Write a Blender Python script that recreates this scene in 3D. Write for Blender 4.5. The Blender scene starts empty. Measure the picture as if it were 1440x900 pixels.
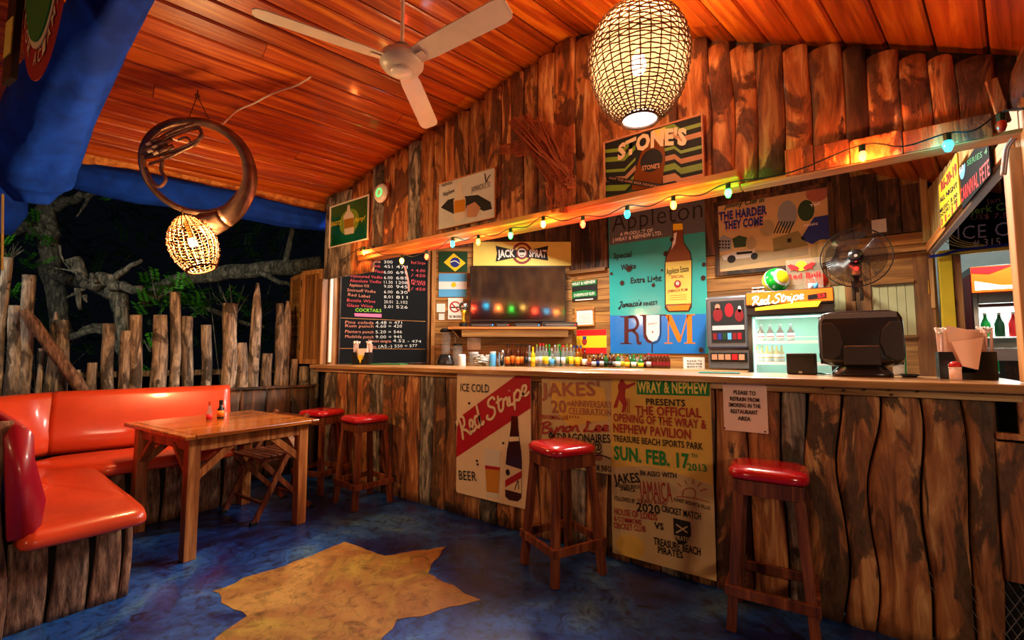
import bpy, math, random
from mathutils import Vector, Matrix, noise
R = math.radians
COL = bpy.context.scene.collection
SC = bpy.context.scene

# ---------------------------------------------------------------- camera
HCAM = 1.22; FPX = 640.0; PITCH = math.atan(46 / 640); YAW = R(36.3)
cam = bpy.data.objects.new('camera', bpy.data.cameras.new('camera')); COL.objects.link(cam)
cam.data.sensor_width = 36; cam.data.lens = 36 * FPX / 1440
cam.location = (0, 0, HCAM); cam.rotation_euler = (R(90) + PITCH, 0, YAW)
cam.data.clip_start = .02; cam.data.clip_end = 200
SC.camera = cam

# ---------------------------------------------------------------- world (night sky)
w = bpy.data.worlds.new('night'); SC.world = w; w.use_nodes = True
w.node_tree.nodes['Background'].inputs[0].default_value = (.05, .07, .12, 1)
w.node_tree.nodes['Background'].inputs[1].default_value = .015

# ---------------------------------------------------------------- exposure
SC.view_settings.view_transform = 'Standard'; SC.view_settings.look = 'None'
SC.view_settings.gamma = 1; SC.view_settings.use_curve_mapping = False
SC.view_settings.exposure = 0.7

# ---------------------------------------------------------------- lights of the place
def lamp(name, kind, loc, power, color, size=.1, rot=None, sy=None, parent=None, spot=None):
    l = bpy.data.lights.new(name, kind); l.energy = power; l.color = color
    if kind == 'AREA':
        l.size = size
        if sy: l.shape = 'RECTANGLE'; l.size_y = sy
    elif kind != 'SUN': l.shadow_soft_size = size
    if spot: l.spot_size = spot; l.spot_blend = .5
    o = bpy.data.objects.new(name, l); COL.objects.link(o); o.location = loc
    if rot: o.rotation_euler = rot
    if parent: o.parent = parent
    return o
# two fluorescent battens on the roof behind the bar front
lamp('bar_tube_light', 'AREA', (-2.7, 4.1, 3.0), 95, (1, .93, .80), .12, (R(-27), 0, 0), 1.2)
lamp('bar_tube_light', 'AREA', (-.75, 4.1, 2.85), 96, (1, .94, .82), .12, (R(-27), 0, 0), 1.2)
# unseen warm fill lights, added behind the camera to brighten the bar front
lamp('added_fill', 'POINT', (2.2, -.5, 1.95), 85, (1, .68, .42), .25)
lamp('added_fill', 'POINT', (-1.8, -3.0, 1.6), 42, (1, .58, .28), .2)
# yard flood lamp lighting the trees from the roof corner
lamp('yard_lamp', 'SPOT', (-4.3, -1.2, 2.6), 140, (.95, 1, .9), .1, (R(80), 0, R(78)), spot=R(120))
# white room lamp of the shop behind the doorway
lamp('shop_lamp', 'POINT', (1.35, 5.85, 2.5), 34, (.85, 1, .95), .1)

# ---------------------------------------------------------------- camera rays, used to read real positions off planes
_c, _s = math.cos(PITCH), math.sin(PITCH); _cy, _sy = math.cos(YAW), math.sin(YAW)
EYE = Vector((0, 0, HCAM))
def ray(x, y):
    a = (x - 720) / FPX; b = (450 - y) / FPX; fw = _c - b * _s
    return Vector((a * _cy - fw * _sy, a * _sy + fw * _cy, _s + b * _c))
def atY(x, y, Y): r = ray(x, y); return EYE + r * (Y / r.y)
def atX(x, y, X): r = ray(x, y); return EYE + r * (X / r.x)
def atZ(x, y, z=0): r = ray(x, y); return EYE + r * ((z - HCAM) / r.z)
def atD(x, y, d): return EYE + ray(x, y) * d
class Frame:                                   # vertical plane: origin on plan and heading of its local x
    def __init__(s, ox, oy, deg=0):
        s.o = Vector((ox, oy)); s.a = R(deg); s.u = Vector((math.cos(s.a), math.sin(s.a))); s.n = Vector((-s.u.y, s.u.x))
    def hit(s, x, y, off=0):
        r = ray(x, y); k = (s.n.dot(s.o) - off) / s.n.dot(Vector((r.x, r.y))); p = EYE + r * k
        return (Vector((p.x, p.y)) - s.o).dot(s.u), p.z
    def pos(s, u, z, off=0): p = s.o + s.u * u - s.n * off; return Vector((p.x, p.y, z))
FB = Frame(0, 2.6, 0)        # face of the bar front logs
FW = Frame(0, 2.618, 0)        # face of the upper log wall
FK = Frame(0, 5.28, 0)        # back wall of the bar
FD = Frame(-4.4, 4.2, 36.3)  # diagonal corner wall
FL = Frame(-4.38, 2.8, 90)    # left side wall of the bar
FR = Frame(.61, 5.3, -90)    # right side panel over the doorway

# ---------------------------------------------------------------- materials
def hx(s):
    f = lambda v: v / 12.92 if v <= .04045 else ((v + .055) / 1.055) ** 2.4
    return tuple(f(int(s[i:i + 2], 16) / 255) for i in (0, 2, 4)) + (1,)
MT = {}
def base(name):
    m = bpy.data.materials.new(name); m.use_nodes = True; nt = m.node_tree
    return m, nt, nt.nodes['Principled BSDF']
def setp(b, rough=.5, metal=0, coat=0, trans=0, alpha=1, ior=1.45, spec=.5):
    b.inputs['Roughness'].default_value = rough; b.inputs['Metallic'].default_value = metal
    b.inputs['Coat Weight'].default_value = coat; b.inputs['Coat Roughness'].default_value = .12
    b.inputs['Transmission Weight'].default_value = trans
    b.inputs['Alpha'].default_value = alpha; b.inputs['IOR'].default_value = ior
    b.inputs['Specular IOR Level'].default_value = spec
def coords(nt, scale, rnd=True):
    tc = nt.nodes.new('ShaderNodeTexCoord'); mp = nt.nodes.new('ShaderNodeMapping'); mp.inputs['Scale'].default_value = scale
    if rnd:
        oi = nt.nodes.new('ShaderNodeObjectInfo'); mu = nt.nodes.new('ShaderNodeMath'); mu.operation = 'MULTIPLY'; mu.inputs[1].default_value = 37.7
        nt.links.new(oi.outputs['Random'], mu.inputs[0]); ad = nt.nodes.new('ShaderNodeVectorMath')
        nt.links.new(tc.outputs['Object'], ad.inputs[0]); nt.links.new(mu.outputs[0], ad.inputs[1]); nt.links.new(ad.outputs[0], mp.inputs[0])
    else: nt.links.new(tc.outputs['Object'], mp.inputs[0])
    return mp
def noi(nt, mp, sc=5, det=5, dist=0, rough=.55):
    n = nt.nodes.new('ShaderNodeTexNoise'); n.inputs['Scale'].default_value = sc; n.inputs['Detail'].default_value = det
    n.inputs['Distortion'].default_value = dist; n.inputs['Roughness'].default_value = rough
    nt.links.new(mp.outputs[0], n.inputs['Vector']); return n
def ramp(nt, src, stops):
    r = nt.nodes.new('ShaderNodeValToRGB'); e = r.color_ramp.elements
    while len(e) < len(stops): e.new(.5)
    for k, (p, c) in enumerate(stops): e[k].position = p; e[k].color = c if len(c) == 4 else (*c, 1)
    nt.links.new(src, r.inputs[0]); return r
def mixc(nt, fac, a, b, mode='MIX'):
    m = nt.nodes.new('ShaderNodeMix'); m.data_type = 'RGBA'; m.blend_type = mode
    for s, i in ((fac, 0), (a, 6), (b, 7)):
        if hasattr(s, 'links'): nt.links.new(s, m.inputs[i])
        else: m.inputs[i].default_value = s
    return m.outputs[2]
def bump(nt, b, h, strength=.3, dist=.01):
    n = nt.nodes.new('ShaderNodeBump'); n.inputs['Strength'].default_value = strength; n.inputs['Distance'].default_value = dist
    nt.links.new(h, n.inputs['Height']); nt.links.new(n.outputs[0], b.inputs['Normal'])
def plain(name, col, rough=.5, metal=0, coat=0, trans=0, var=0, emit=0, ecol=None, alpha=1, spec=.5, bmp=0, nsc=8):
    if name in MT: return MT[name]
    m, nt, b = base(name); c = hx(col); setp(b, rough, metal, coat, trans, alpha, spec=spec); b.inputs['Base Color'].default_value = c
    if var:
        n = noi(nt, coords(nt, (1, 1, 1)), nsc, 6, .4)
        r = ramp(nt, n.outputs[0], [(.3, tuple(v * (1 - var) for v in c[:3])), (.7, tuple(min(1, v * (1 + var * .6)) for v in c[:3]))])
        nt.links.new(r.outputs[0], b.inputs['Base Color'])
        if bmp: bump(nt, b, n.outputs[0], bmp, .004)
    if emit:
        b.inputs['Emission Color'].default_value = hx(ecol or col); b.inputs['Emission Strength'].default_value = emit
    MT[name] = m; return m
def wood(name, dark, mid, light, axis=2, sc=7, rough=.55, bmp=.35, patch=None, coat=0, tint=.35, stretch=.09, pcut=(.5, .58), knots=False, dist=.9):
    m, nt, b = base(name); setp(b, rough, coat=coat)
    s = [1, 1, 1]; s[axis] = stretch
    mp = coords(nt, tuple(s)); n = noi(nt, mp, sc * 3, 8, dist, .6)
    r = ramp(nt, n.outputs[0], [(.30, hx(dark)), (.5, hx(mid)), (.68, hx(light))]); out = r.outputs[0]
    s2 = [1, 1, 1]; s2[axis] = .35
    mp2 = coords(nt, tuple(s2))
    if patch:
        n2 = noi(nt, mp2, sc * .75, 7, 1.2, .6)
        pr = ramp(nt, n2.outputs[0], [(pcut[0], (0, 0, 0)), (pcut[1], (1, 1, 1))])
        n3 = noi(nt, mp2, sc * 6, 6, .5, .65)
        bk = ramp(nt, n3.outputs[0], [(.35, tuple(v * .35 for v in hx(patch)[:3])), (.65, hx(patch))])
        out = mixc(nt, pr.outputs[0], out, bk.outputs[0])
    if knots:
        v = nt.nodes.new('ShaderNodeTexVoronoi'); v.inputs['Scale'].default_value = 1.5
        s3 = [2.4, 2.4, 2.4]; s3[axis] = 1.1; mp3 = coords(nt, tuple(s3)); nt.links.new(mp3.outputs[0], v.inputs['Vector'])
        kr = ramp(nt, v.outputs['Distance'], [(.03, (.12, .05, .03)), (.09, (1, 1, 1))])
        out = mixc(nt, .9, out, kr.outputs[0], 'MULTIPLY')
    oi = nt.nodes.new('ShaderNodeObjectInfo')
    tr = ramp(nt, oi.outputs['Random'], [(0, (1 - tint, 1 - tint, 1 - tint)), (.5, (1, 1, 1)), (1, (1, 1 - tint * .35, 1 - tint * .6))])
    out = mixc(nt, 1.0, out, tr.outputs[0], 'MULTIPLY')
    nt.links.new(out, b.inputs['Base Color']); bump(nt, b, n.outputs[0], bmp, .012)
    MT[name] = m; return m

# ---------------------------------------------------------------- mesh building
class MB:
    def __init__(s): s.v = []; s.f = []
    def add(s, vs, fs):
        k = len(s.v); s.v += [tuple(p) for p in vs]; s.f += [tuple(i + k for i in f) for f in fs]; return s
    def box(s, c, d, rz=0, M=None):
        x, y, z = d[0] / 2, d[1] / 2, d[2] / 2
        vs = [Vector((a * x, b * y, e * z)) for e in (-1, 1) for b in (-1, 1) for a in (-1, 1)]
        T = Matrix.Translation(c) @ (M if M is not None else Matrix.Rotation(rz, 4, 'Z'))
        return s.add([T @ v for v in vs], [(0, 2, 3, 1), (4, 5, 7, 6), (0, 1, 5, 4), (2, 6, 7, 3), (0, 4, 6, 2), (1, 3, 7, 5)])
    def span(s, x0, x1, y0, y1, z0, z1): return s.box(((x0 + x1) / 2, (y0 + y1) / 2, (z0 + z1) / 2), (x1 - x0, y1 - y0, z1 - z0))
    def bar(s, p, q, w, h, up=(0, 0, 1)):
        p, q = Vector(p), Vector(q); d = (q - p); L = d.length; d.normalize(); u = Vector(up)
        if abs(d.dot(u)) > .98: u = Vector((0, 1, 0))
        sd = d.cross(u).normalized(); u = sd.cross(d)
        M = Matrix((sd, d, u)).transposed().to_4x4()
        return s.box((p + q) / 2, (w, L, h), M=M)
    def tube(s, pts, rad, n=8, cap=True, closed=False, squash=1):
        pts = [Vector(p) for p in pts]; N = len(pts)
        if not hasattr(rad, '__len__'): rad = [rad] * N
        k0 = len(s.v); prev = None
        for i, p in enumerate(pts):
            t = (pts[(i + 1) % N] - pts[i - 1]) if closed else (pts[min(i + 1, N - 1)] - pts[max(i - 1, 0)])
            t = t.normalized() if t.length > 1e-9 else Vector((0, 0, 1))
            if prev is None:
                a = Vector((1, 0, 0)) if abs(t.z) > .8 else Vector((0, 0, 1)); a = (a - t * a.dot(t)).normalized()
            else: a = (prev - t * prev.dot(t)).normalized()
            prev = a; b = t.cross(a)
            for j in range(n):
                th = 2 * math.pi * j / n; s.v.append(tuple(p + (a * math.cos(th) + b * math.sin(th) * squash) * rad[i]))
        for i in range(N if closed else N - 1):
            for j in range(n):
                a0 = k0 + i * n + j; a1 = k0 + i * n + (j + 1) % n; b0 = k0 + ((i + 1) % N) * n + j; b1 = k0 + ((i + 1) % N) * n + (j + 1) % n
                s.f.append((a0, a1, b1, b0))
        if cap and not closed:
            s.f.append(tuple(k0 + j for j in range(n))[::-1]); s.f.append(tuple(k0 + (N - 1) * n + j for j in range(n)))
        return s
    def lathe(s, prof, n=16, c=(0, 0, 0), M=None):
        k0 = len(s.v); T = Matrix.Translation(c) @ (M if M is not None else Matrix.Identity(4))
        for r, z in prof:
            for j in range(n):
                th = 2 * math.pi * j / n; s.v.append(tuple(T @ Vector((r * math.cos(th), r * math.sin(th), z))))
        for i in range(len(prof) - 1):
            for j in range(n):
                s.f.append((k0 + i * n + j, k0 + i * n + (j + 1) % n, k0 + (i + 1) * n + (j + 1) % n, k0 + (i + 1) * n + j))
        s.f.append(tuple(k0 + j for j in range(n))[::-1]); s.f.append(tuple(k0 + (len(prof) - 1) * n + j for j in range(n)))
        return s
    def loft(s, loops, cap=True):
        k0 = len(s.v); n = len(loops[0])
        for lp in loops: s.v += [tuple(p) for p in lp]
        for i in range(len(loops) - 1):
            for j in range(n):
                s.f.append((k0 + i * n + j, k0 + i * n + (j + 1) % n, k0 + (i + 1) * n + (j + 1) % n, k0 + (i + 1) * n + j))
        if cap: s.f.append(tuple(k0 + j for j in range(n))[::-1]); s.f.append(tuple(k0 + (len(loops) - 1) * n + j for j in range(n)))
        return s
    def prism(s, poly, z0, z1):            # poly on plan, extruded in z
        return s.loft([[(x, y, z0) for x, y in poly], [(x, y, z1) for x, y in poly]])
    def vprism(s, poly, y0, y1):           # poly in x,z, extruded along y
        return s.loft([[(x, y1, z) for x, z in poly], [(x, y0, z) for x, z in poly]])
    def build(s, name, mat, parent=None, smooth=False, bev=0, seg=2, loc=None, rot=None, kind=None, lab=None):
        me = bpy.data.meshes.new(name); me.from_pydata(s.v, [], s.f); me.materials.append(MT[mat] if isinstance(mat, str) else mat)
        if smooth: me.polygons.foreach_set('use_smooth', [True] * len(me.polygons))
        me.update()
        o = bpy.data.objects.new(name, me); COL.objects.link(o)
        if parent: o.parent = parent
        if loc is not None: o.location = loc
        if rot is not None: o.rotation_euler = rot
        if bev:
            b = o.modifiers.new('b', 'BEVEL'); b.width = bev; b.segments = seg; b.limit_method = 'ANGLE'; b.angle_limit = R(35)
            if smooth: b.harden_normals = False
        if kind: o['kind'] = kind
        if lab: o['label'] = lab
        return o
def thing(name, label, cat, loc=(0, 0, 0), rz=0, group=None, kind=None):
    o = bpy.data.objects.new(name, None); COL.objects.link(o); o.empty_display_size = .1
    o.location = loc; o.rotation_euler = (0, 0, rz)
    if label: o['label'] = label
    if cat: o['category'] = cat
    if group: o['group'] = group
    if kind: o['kind'] = kind
    return o
def struct(name, label=None): 
    o = thing(name, label, None); o['kind'] = 'structure'; return o
def tag(o, label, cat, group=None):
    o['label'] = label; o['category'] = cat
    if group: o['group'] = group
    return o
def kids(o): return [c for c in COL.objects if c.parent == o]
KID = {}
def dup(root, loc, rz=0, label=None, group=None, scale=None, mats=None):
    if root.name not in KID: KID[root.name] = [(c, kids(c)) for c in kids(root)]
    r = root.copy(); COL.objects.link(r); r.location = loc; r.rotation_euler = (0, 0, rz)
    if scale: r.scale = scale if hasattr(scale, '__len__') else (scale,) * 3
    if label: r['label'] = label
    if group: r['group'] = group
    for c, gs in KID[root.name]:
        k = c.copy(); COL.objects.link(k); k.parent = r
        if mats and c.name.split('.')[0] in mats:
            k.data = c.data.copy(); k.data.materials[0] = MT[mats[c.name.split('.')[0]]]
        for g in gs: h = g.copy(); COL.objects.link(h); h.parent = k
    return r
def smoothpath(pts, k=6, closed=False):
    pts = [Vector(p) for p in pts]; n = len(pts); out = []
    for i in range(n if closed else n - 1):
        g = lambda j: pts[j % n] if closed else pts[max(0, min(n - 1, j))]
        a, b, c, d = g(i - 1), g(i), g(i + 1), g(i + 2)
        for t in range(k):
            t /= k; out.append(.5 * ((2 * b) + (c - a) * t + (2 * a - 5 * b + 4 * c - d) * t * t + (3 * b - a - 3 * c + d) * t ** 3))
    if not closed: out.append(pts[-1])
    return out
def N1(x, y=0, z=0): return noise.noise(Vector((x, y, z)))

# lettering ------------------------------------------------------
def text_mesh(s, bold=0, shear=0, cond=1):
    cu = bpy.data.curves.new('lettering', 'FONT'); cu.body = s; cu.resolution_u = 2; cu.offset = bold; cu.shear = shear
    cu.space_character = 1.05
    o = bpy.data.objects.new('lettering', cu); me = bpy.data.meshes.new_from_object(o)
    bpy.data.objects.remove(o); bpy.data.curves.remove(cu)
    return me
def put_text(parent, s, x0, z0, x1, z1, h, mat, y, bold=.012, shear=0, name='lettering', arc=0):
    me = text_mesh(s, bold, shear); vs = [v.co for v in me.vertices]
    if not vs: return
    a = min(v.x for v in vs); b = max(v.x for v in vs); L = math.hypot(x1 - x0, z1 - z0); an = math.atan2(z1 - z0, x1 - x0)
    desc = any(c in s for c in 'gjpqy'); caps = any(c.isupper() or c.isdigit() or c in 'bdfhklt' for c in s)
    H = .70 if caps else .52
    for v in me.vertices:
        u = (v.co.x - a) / max(1e-6, b - a) * L; q = v.co.y / H * h
        if arc: q += arc * (1 - (2 * u / L - 1) ** 2)
        v.co = (x0 + u * math.cos(an) - q * math.sin(an), y, z0 + u * math.sin(an) + q * math.cos(an))
    me.materials.clear(); me.materials.append(MT[mat] if isinstance(mat, str) else mat)
    o = bpy.data.objects.new(name, me); COL.objects.link(o); o.parent = parent; return o
class Sign:
    """flat board on a vertical frame; corners given as tl,tr,br,bl of what is seen"""
    def __init__(s, name, label, cat, fr, cor, mat, th=.012, off=0, group=None, frame=None, fw=.02, part='board', bev=0, rad=0):
        s.fr = fr; s.off = off + th; P = [fr.hit(*c, off=s.off) for c in cor]
        s.u0 = (P[0][0] + P[3][0]) / 2; s.u1 = (P[1][0] + P[2][0]) / 2; s.z1 = (P[0][1] + P[1][1]) / 2; s.z0 = (P[2][1] + P[3][1]) / 2
        s.w = s.u1 - s.u0; s.h = s.z1 - s.z0; s.th = th
        s.root = thing(name, label, cat, fr.pos(s.u0, s.z0, off), fr.a, group)
        if rad:
            poly = []
            for cx, cz, a0 in ((rad, rad, 180), (s.w - rad, rad, 270), (s.w - rad, s.h - rad, 0), (rad, s.h - rad, 90)):
                for k in range(5): a = R(a0 + k * 22.5); poly.append((cx + rad * math.cos(a), cz + rad * math.sin(a)))
            MB().vprism(poly, -th, 0).build(part, mat, s.root)
        else: MB().span(0, s.w, -th, 0, 0, s.h).build(part, mat, s.root, bev=bev)
        if frame:
            for a in ((-fw, 0, -fw, s.h + fw), (s.w, s.w + fw, -fw, s.h + fw), (0, s.w, s.h, s.h + fw), (0, s.w, -fw, 0)):
                MB().span(a[0], a[1], -th - .012, 0, a[2], a[3]).build('frame_rail', frame, s.root, bev=.003)
    def q(s, x, y): u, z = s.fr.hit(x, y, s.off); return u - s.u0, z - s.z0
    def y(s, layer): return -s.th - .0011 * layer
    def t(s, txt, p, q, h, mat, layer=4, bold=.012, shear=0, arc=0, name='lettering'):
        a = s.q(*p); b = s.q(*q); hh = s.q(p[0], p[1] - h)[1] - a[1]
        return put_text(s.root, txt, a[0], a[1], b[0], b[1], hh, mat, s.y(layer), bold, shear, name, arc)
    def poly(s, pts, mat, layer=1, name='painted_shape', px=True):
        P = [s.q(*p) for p in pts] if px else pts
        P = [(min(max(x, 0), s.w), min(max(z, 0), s.h)) for x, z in P]
        ar = sum(P[i][0] * P[(i + 1) % len(P)][1] - P[(i + 1) % len(P)][0] * P[i][1] for i in range(len(P)))
        if ar < 0: P = P[::-1]
        y = s.y(layer); m = MB(); m.add([(x, y, z) for x, z in P], [tuple(range(len(P)))]); return m.build(name, mat, s.root)
    def disc(s, x, y, rx, rz, mat, layer=1, name='painted_disc', n=20):
        c = s.q(x, y); a = s.q(x + rx, y)[0] - c[0]; b = s.q(x, y - rz)[1] - c[1]
        return s.poly([(c[0] + a * math.cos(2 * math.pi * k / n), c[1] + b * math.sin(2 * math.pi * k / n)) for k in range(n)], mat, layer, name, False)
    def stroke(s, pts, wd, mat, layer=3, name='painted_line', k=4, px=True):
        P = [s.q(*p) for p in pts] if px else pts
        P = smoothpath([(x, z, 0) for x, z in P], k) if k > 1 else [Vector((x, z, 0)) for x, z in P]
        m = MB(); y = s.y(layer); vs = []
        for i, p in enumerate(P):
            t = P[min(i + 1, len(P) - 1)] - P[max(i - 1, 0)]; n = Vector((-t.y, t.x, 0)); n = n.normalized() * wd / 2 if n.length else Vector((0, wd / 2, 0))
            vs += [(p.x + n.x, y, p.y + n.y), (p.x - n.x, y, p.y - n.y)]
        m.add(vs, [(2 * i, 2 * i + 1, 2 * i + 3, 2 * i + 2) for i in range(len(P) - 1)]); return m.build(name, mat, s.root)
# ================================================================ MATERIALS
wood('ceiling_wood', '701f04', 'b84a0a', 'e07c18', 0, 6, .38, .15, coat=.25, tint=.28, stretch=.05, knots=True)
wood('log_bar', '4a2410', 'a8683a', 'dca56a', 2, 6, .6, .8, patch='6e4a2e', tint=.4, stretch=.14, pcut=(.50, .54))
wood('log_wall', '5a2810', 'b86c32', 'e8b070', 2, 6, .6, .8, patch='7a4526', tint=.4, stretch=.15, pcut=(.50, .54))
wood('log_grey', '38302a', '8c7b6c', 'cbb8a2', 2, 9, .85, 1.0, patch='564a40', tint=.3, stretch=.16)
wood('bark_board', '2c1c14', '7a5846', 'b08a70', 2, 16, .9, 1.0, tint=.3, stretch=.2, dist=.25)
wood('beam_wood', '8a4a20', 'c47a38', 'e8a55c', 0, 5, .5, .2, tint=.1, stretch=.06)
wood('beam_wood_z', '8a5a30', 'b07a42', 'd4a060', 2, 5, .5, .2, tint=.15, stretch=.06)
wood('inner_wood', '6a4420', '9c6c36', 'c8964e', 0, 5, .5, .2, tint=.25, stretch=.06, knots=True)
wood('inner_wood_z', '50331c', '8a5c30', 'b88448', 2, 5, .5, .2, tint=.25, stretch=.06, knots=True)
wood('dark_board', '1d120b', '4a2e1b', '7d5433', 2, 5, .6, .4, tint=.3, stretch=.10, patch='241710')
wood('table_wood', '5a2608', '9a5018', 'cc7c2c', 1, 7, .22, .08, coat=.5, tint=.12, stretch=.06)
wood('table_leg_wood', '5a2c12', '96582a', 'c08046', 2, 7, .4, .15, tint=.15, stretch=.06)
wood('stool_wood', '35170b', '6a3218', '96552c', 2, 7, .4, .2, coat=.2, tint=.2, stretch=.06)
wood('counter_wood', '6b4424', 'a87a48', 'd8b07c', 0, 6, .3, .12, coat=.3, tint=.1, stretch=.05)
wood('tree_bark', '1c1c18', '5c5a4e', '9a9480', 2, 8, .9, .9, tint=.2, stretch=.3)
wood('side_board', '7a6030', 'ab8a4c', 'd0b070', 2, 5, .5, .2, tint=.1, stretch=.06)
plain('black', '0a0a0a', .5); plain('ink', '14100e', .7); plain('white', 'f0ece2', .6); plain('cream', 'e6cfa8', .55, var=.12)
plain('gap_dark', '0c0604', .9)
plain('white_gloss', 'efe6da', .3, var=.05); plain('fan_white', 'e2d2c0', .35, var=.12, nsc=5)
plain('red_vinyl', 'd0421e', .34, coat=.4, var=.3, nsc=1.6, bmp=.05); plain('red_vinyl_side', 'b0142a', .35, coat=.4)  # broad tone noise paints soft highlights into the booth vinyl colour
plain('stool_vinyl', 'b8101e', .22, coat=.8, var=.1, nsc=4)
plain('sign_red', 'b01020', .45); plain('bright_red', 'd8181c', .45); plain('dark_red', '7c0f18', .5)
plain('sign_green', '0b7a3a', .45); plain('bright_green', '12a040', .45); plain('dark_green', '0a3c1c', .5)
plain('teal', '14a8a6', .28, coat=.5, var=.08, nsc=3); plain('sign_blue', '1272c8', .28, coat=.5, var=.1, nsc=3)
plain('slate', '54585c', .35, coat=.4, var=.1); plain('maroon', '4c1018', .4); plain('orange', 'f07818', .4)
plain('yellow', 'f0cc20', .45); plain('pale_yellow', 'e6cc60', .5, var=.1, nsc=4); plain('lime', '7c9426', .5)
plain('poster_tan', 'c8a672', .7, var=.16, nsc=3); plain('poster_yellow', 'd8a848', .7, var=.2, nsc=3); plain('poster_pink', 'c88a64', .7, var=.2, nsc=3)
plain('sign_pale', 'e8c8a0', .35, coat=.4, var=.05); plain('faded_red', 'a8624c', .7, var=.2); plain('poster_red', 'a02420', .7, var=.1)
plain('poster_green', '1c7a34', .7); plain('poster_ink', '1c1410', .75)
plain('beer', 'c8801c', .3); plain('beer_dark', '3a120c', .25, coat=.6); plain('glass_paint', 'd8c8b4', .3); plain('rum', '7a3c14', .25, coat=.5)
plain('paper', 'ece6dc', .8); plain('pink_paper', 'f2cdbc', .8, var=.05); plain('rust', '3e2418', .9); plain('print_tan', 'a8926c', .7, var=.1); plain('print_olive', '8a7a4a', .7, var=.1)
plain('chalkboard', '0c0d0f', .8, var=.3, nsc=2, spec=.15); plain('chalk_white', 'd8d4cc', .9); plain('chalk_red', 'c8484c', .9); plain('chalk_green', '8ccc3c', .9); plain('chalk_pink', 'd86a90', .9); plain('chalk_orange', 'cc8066', .9)
plain('sky_blue', '58a8dc', .7); plain('flag_blue', '1c2c80', .7); plain('tarp', '0a38b0', .85, var=.45, nsc=7, bmp=.9, spec=.15)
plain('black_plastic', '131214', .3, coat=.3); plain('dark_plastic', '241e1e', .35); plain('grey_plastic', '8a8f94', .35); plain('grey_metal', '70747a', .3, metal=.6)
plain('chrome', 'd0d0d0', .15, metal=1); plain('brass_tube', '8a6450', .36, metal=.7, var=.4, nsc=12, bmp=.2); plain('brass', 'b88a3c', .3, metal=1)
plain('wicker', '7a4a22', .6, var=.3); plain('wicker_dark', '5a3414', .6, var=.3)
plain('screen', '0a0608', .08, coat=1); plain('cable_white', 'e8dcc8', .5); plain('cable_dark', '10201c', .6)
plain('yellow_paint', 'd8b820', .5, var=.15, nsc=4); plain('net', 'a8542c', .9, var=.3); plain('rope', 'a08048', .8)
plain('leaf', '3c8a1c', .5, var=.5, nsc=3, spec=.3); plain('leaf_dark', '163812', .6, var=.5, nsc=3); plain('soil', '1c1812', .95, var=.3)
plain('silver_label', 'b8b8b8', .4); plain('gold', 'd8a020', .35, metal=.6); plain('photo_green', '0a5a26', .3, coat=.5, var=.5, nsc=3)
plain('fridge_inside', 'a8e8d8', .4); plain('fridge_light', 'ffffff', .5, emit=3, ecol='c0fff0')
plain('lit_orange', 'f07018', .4, emit=.9, ecol='ff4a06'); plain('lit_yellow', 'ffc020', .4, emit=1.1, ecol='ff9c20'); plain('lit_white', 'ffffff', .4, emit=1.8, ecol='fff0d8')
plain('led_red', 'ff1010', .4, emit=6); plain('led_green', '20ff60', .4, emit=2.5); plain('led_blue', '2080ff', .4, emit=6)
plain('pale_window', 'c4c08a', .6, var=.06); plain('grey_paint', '9a9c98', .5, var=.1); plain('stone_white', 'cfcac0', .7, var=.1)
plain('skin_tan', 'a8745a', .7); plain('wire', '8a8f90', .4, metal=.8); plain('green_bottle', '1c6a2c', .12, coat=.6); plain('clear_bottle', 'c8d0cc', .1, coat=.6)
def glass(name, col, rough=.03, alpha=.3):
    m, nt, b = base(name); setp(b, rough, coat=.3, alpha=alpha); b.inputs['Base Color'].default_value = hx(col); MT[name] = m
glass('bottle_clear', '9aa6a2', .05, .35); glass('bottle_green', '1c6a30', .05, .85); glass('bottle_brown', '4a1c08', .05, .92); glass('bottle_amber', '96500e', .05, .85)
glass('bottle_yellow', 'e8c020', .05, .85); glass('glass_clear', 'e8f0ee', .02, .14); glass('acrylic', 'b8a890', .05, .25); glass('dark_pane', '10181a', .03, .75)
m = bpy.data.materials.new('glow_shell'); m.use_nodes = True; nt = m.node_tree; nt.nodes.remove(nt.nodes['Principled BSDF'])
tl = nt.nodes.new('ShaderNodeBsdfTranslucent'); tl.inputs[0].default_value = (.18, .135, .08, 1); tp = nt.nodes.new('ShaderNodeBsdfTransparent'); mx = nt.nodes.new('ShaderNodeMixShader'); mx.inputs[0].default_value = .3
nt.links.new(tl.outputs[0], mx.inputs[1]); nt.links.new(tp.outputs[0], mx.inputs[2]); nt.links.new(mx.outputs[0], nt.nodes['Material Output'].inputs[0]); MT['glow_shell'] = m  # translucent material of the shell added to make the lamp's gaps glow
# floor paint: blue, worn through to brown
m, nt, b = base('floor_paint'); setp(b, .35, coat=.15)
mp = coords(nt, (1, 1, 1), False); n1 = noi(nt, mp, 1.6, 8, .8, .62); n2 = noi(nt, mp, 14, 10, 1.2, .75)
r1 = ramp(nt, n1.outputs[0], [(.30, hx('0a122c')), (.43, hx('0d2664')), (.56, hx('184a90')), (.72, hx('4a7488'))])
r2 = ramp(nt, n2.outputs[0], [(.34, hx('2a1812')), (.54, (1, 1, 1)), (.72, (1, 1, 1))])
nt.links.new(mixc(nt, 1.0, r1.outputs[0], r2.outputs[0], 'MULTIPLY'), b.inputs['Base Color']); bump(nt, b, n2.outputs[0], .15, .003)
r3 = ramp(nt, n1.outputs[0], [(.3, (.25, .25, .25)), (.7, (.6, .6, .6))]); nt.links.new(r3.outputs[0], b.inputs['Roughness']); MT['floor_paint'] = m
m, nt, b = base('star_paint'); setp(b, .4, coat=.1)
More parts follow.
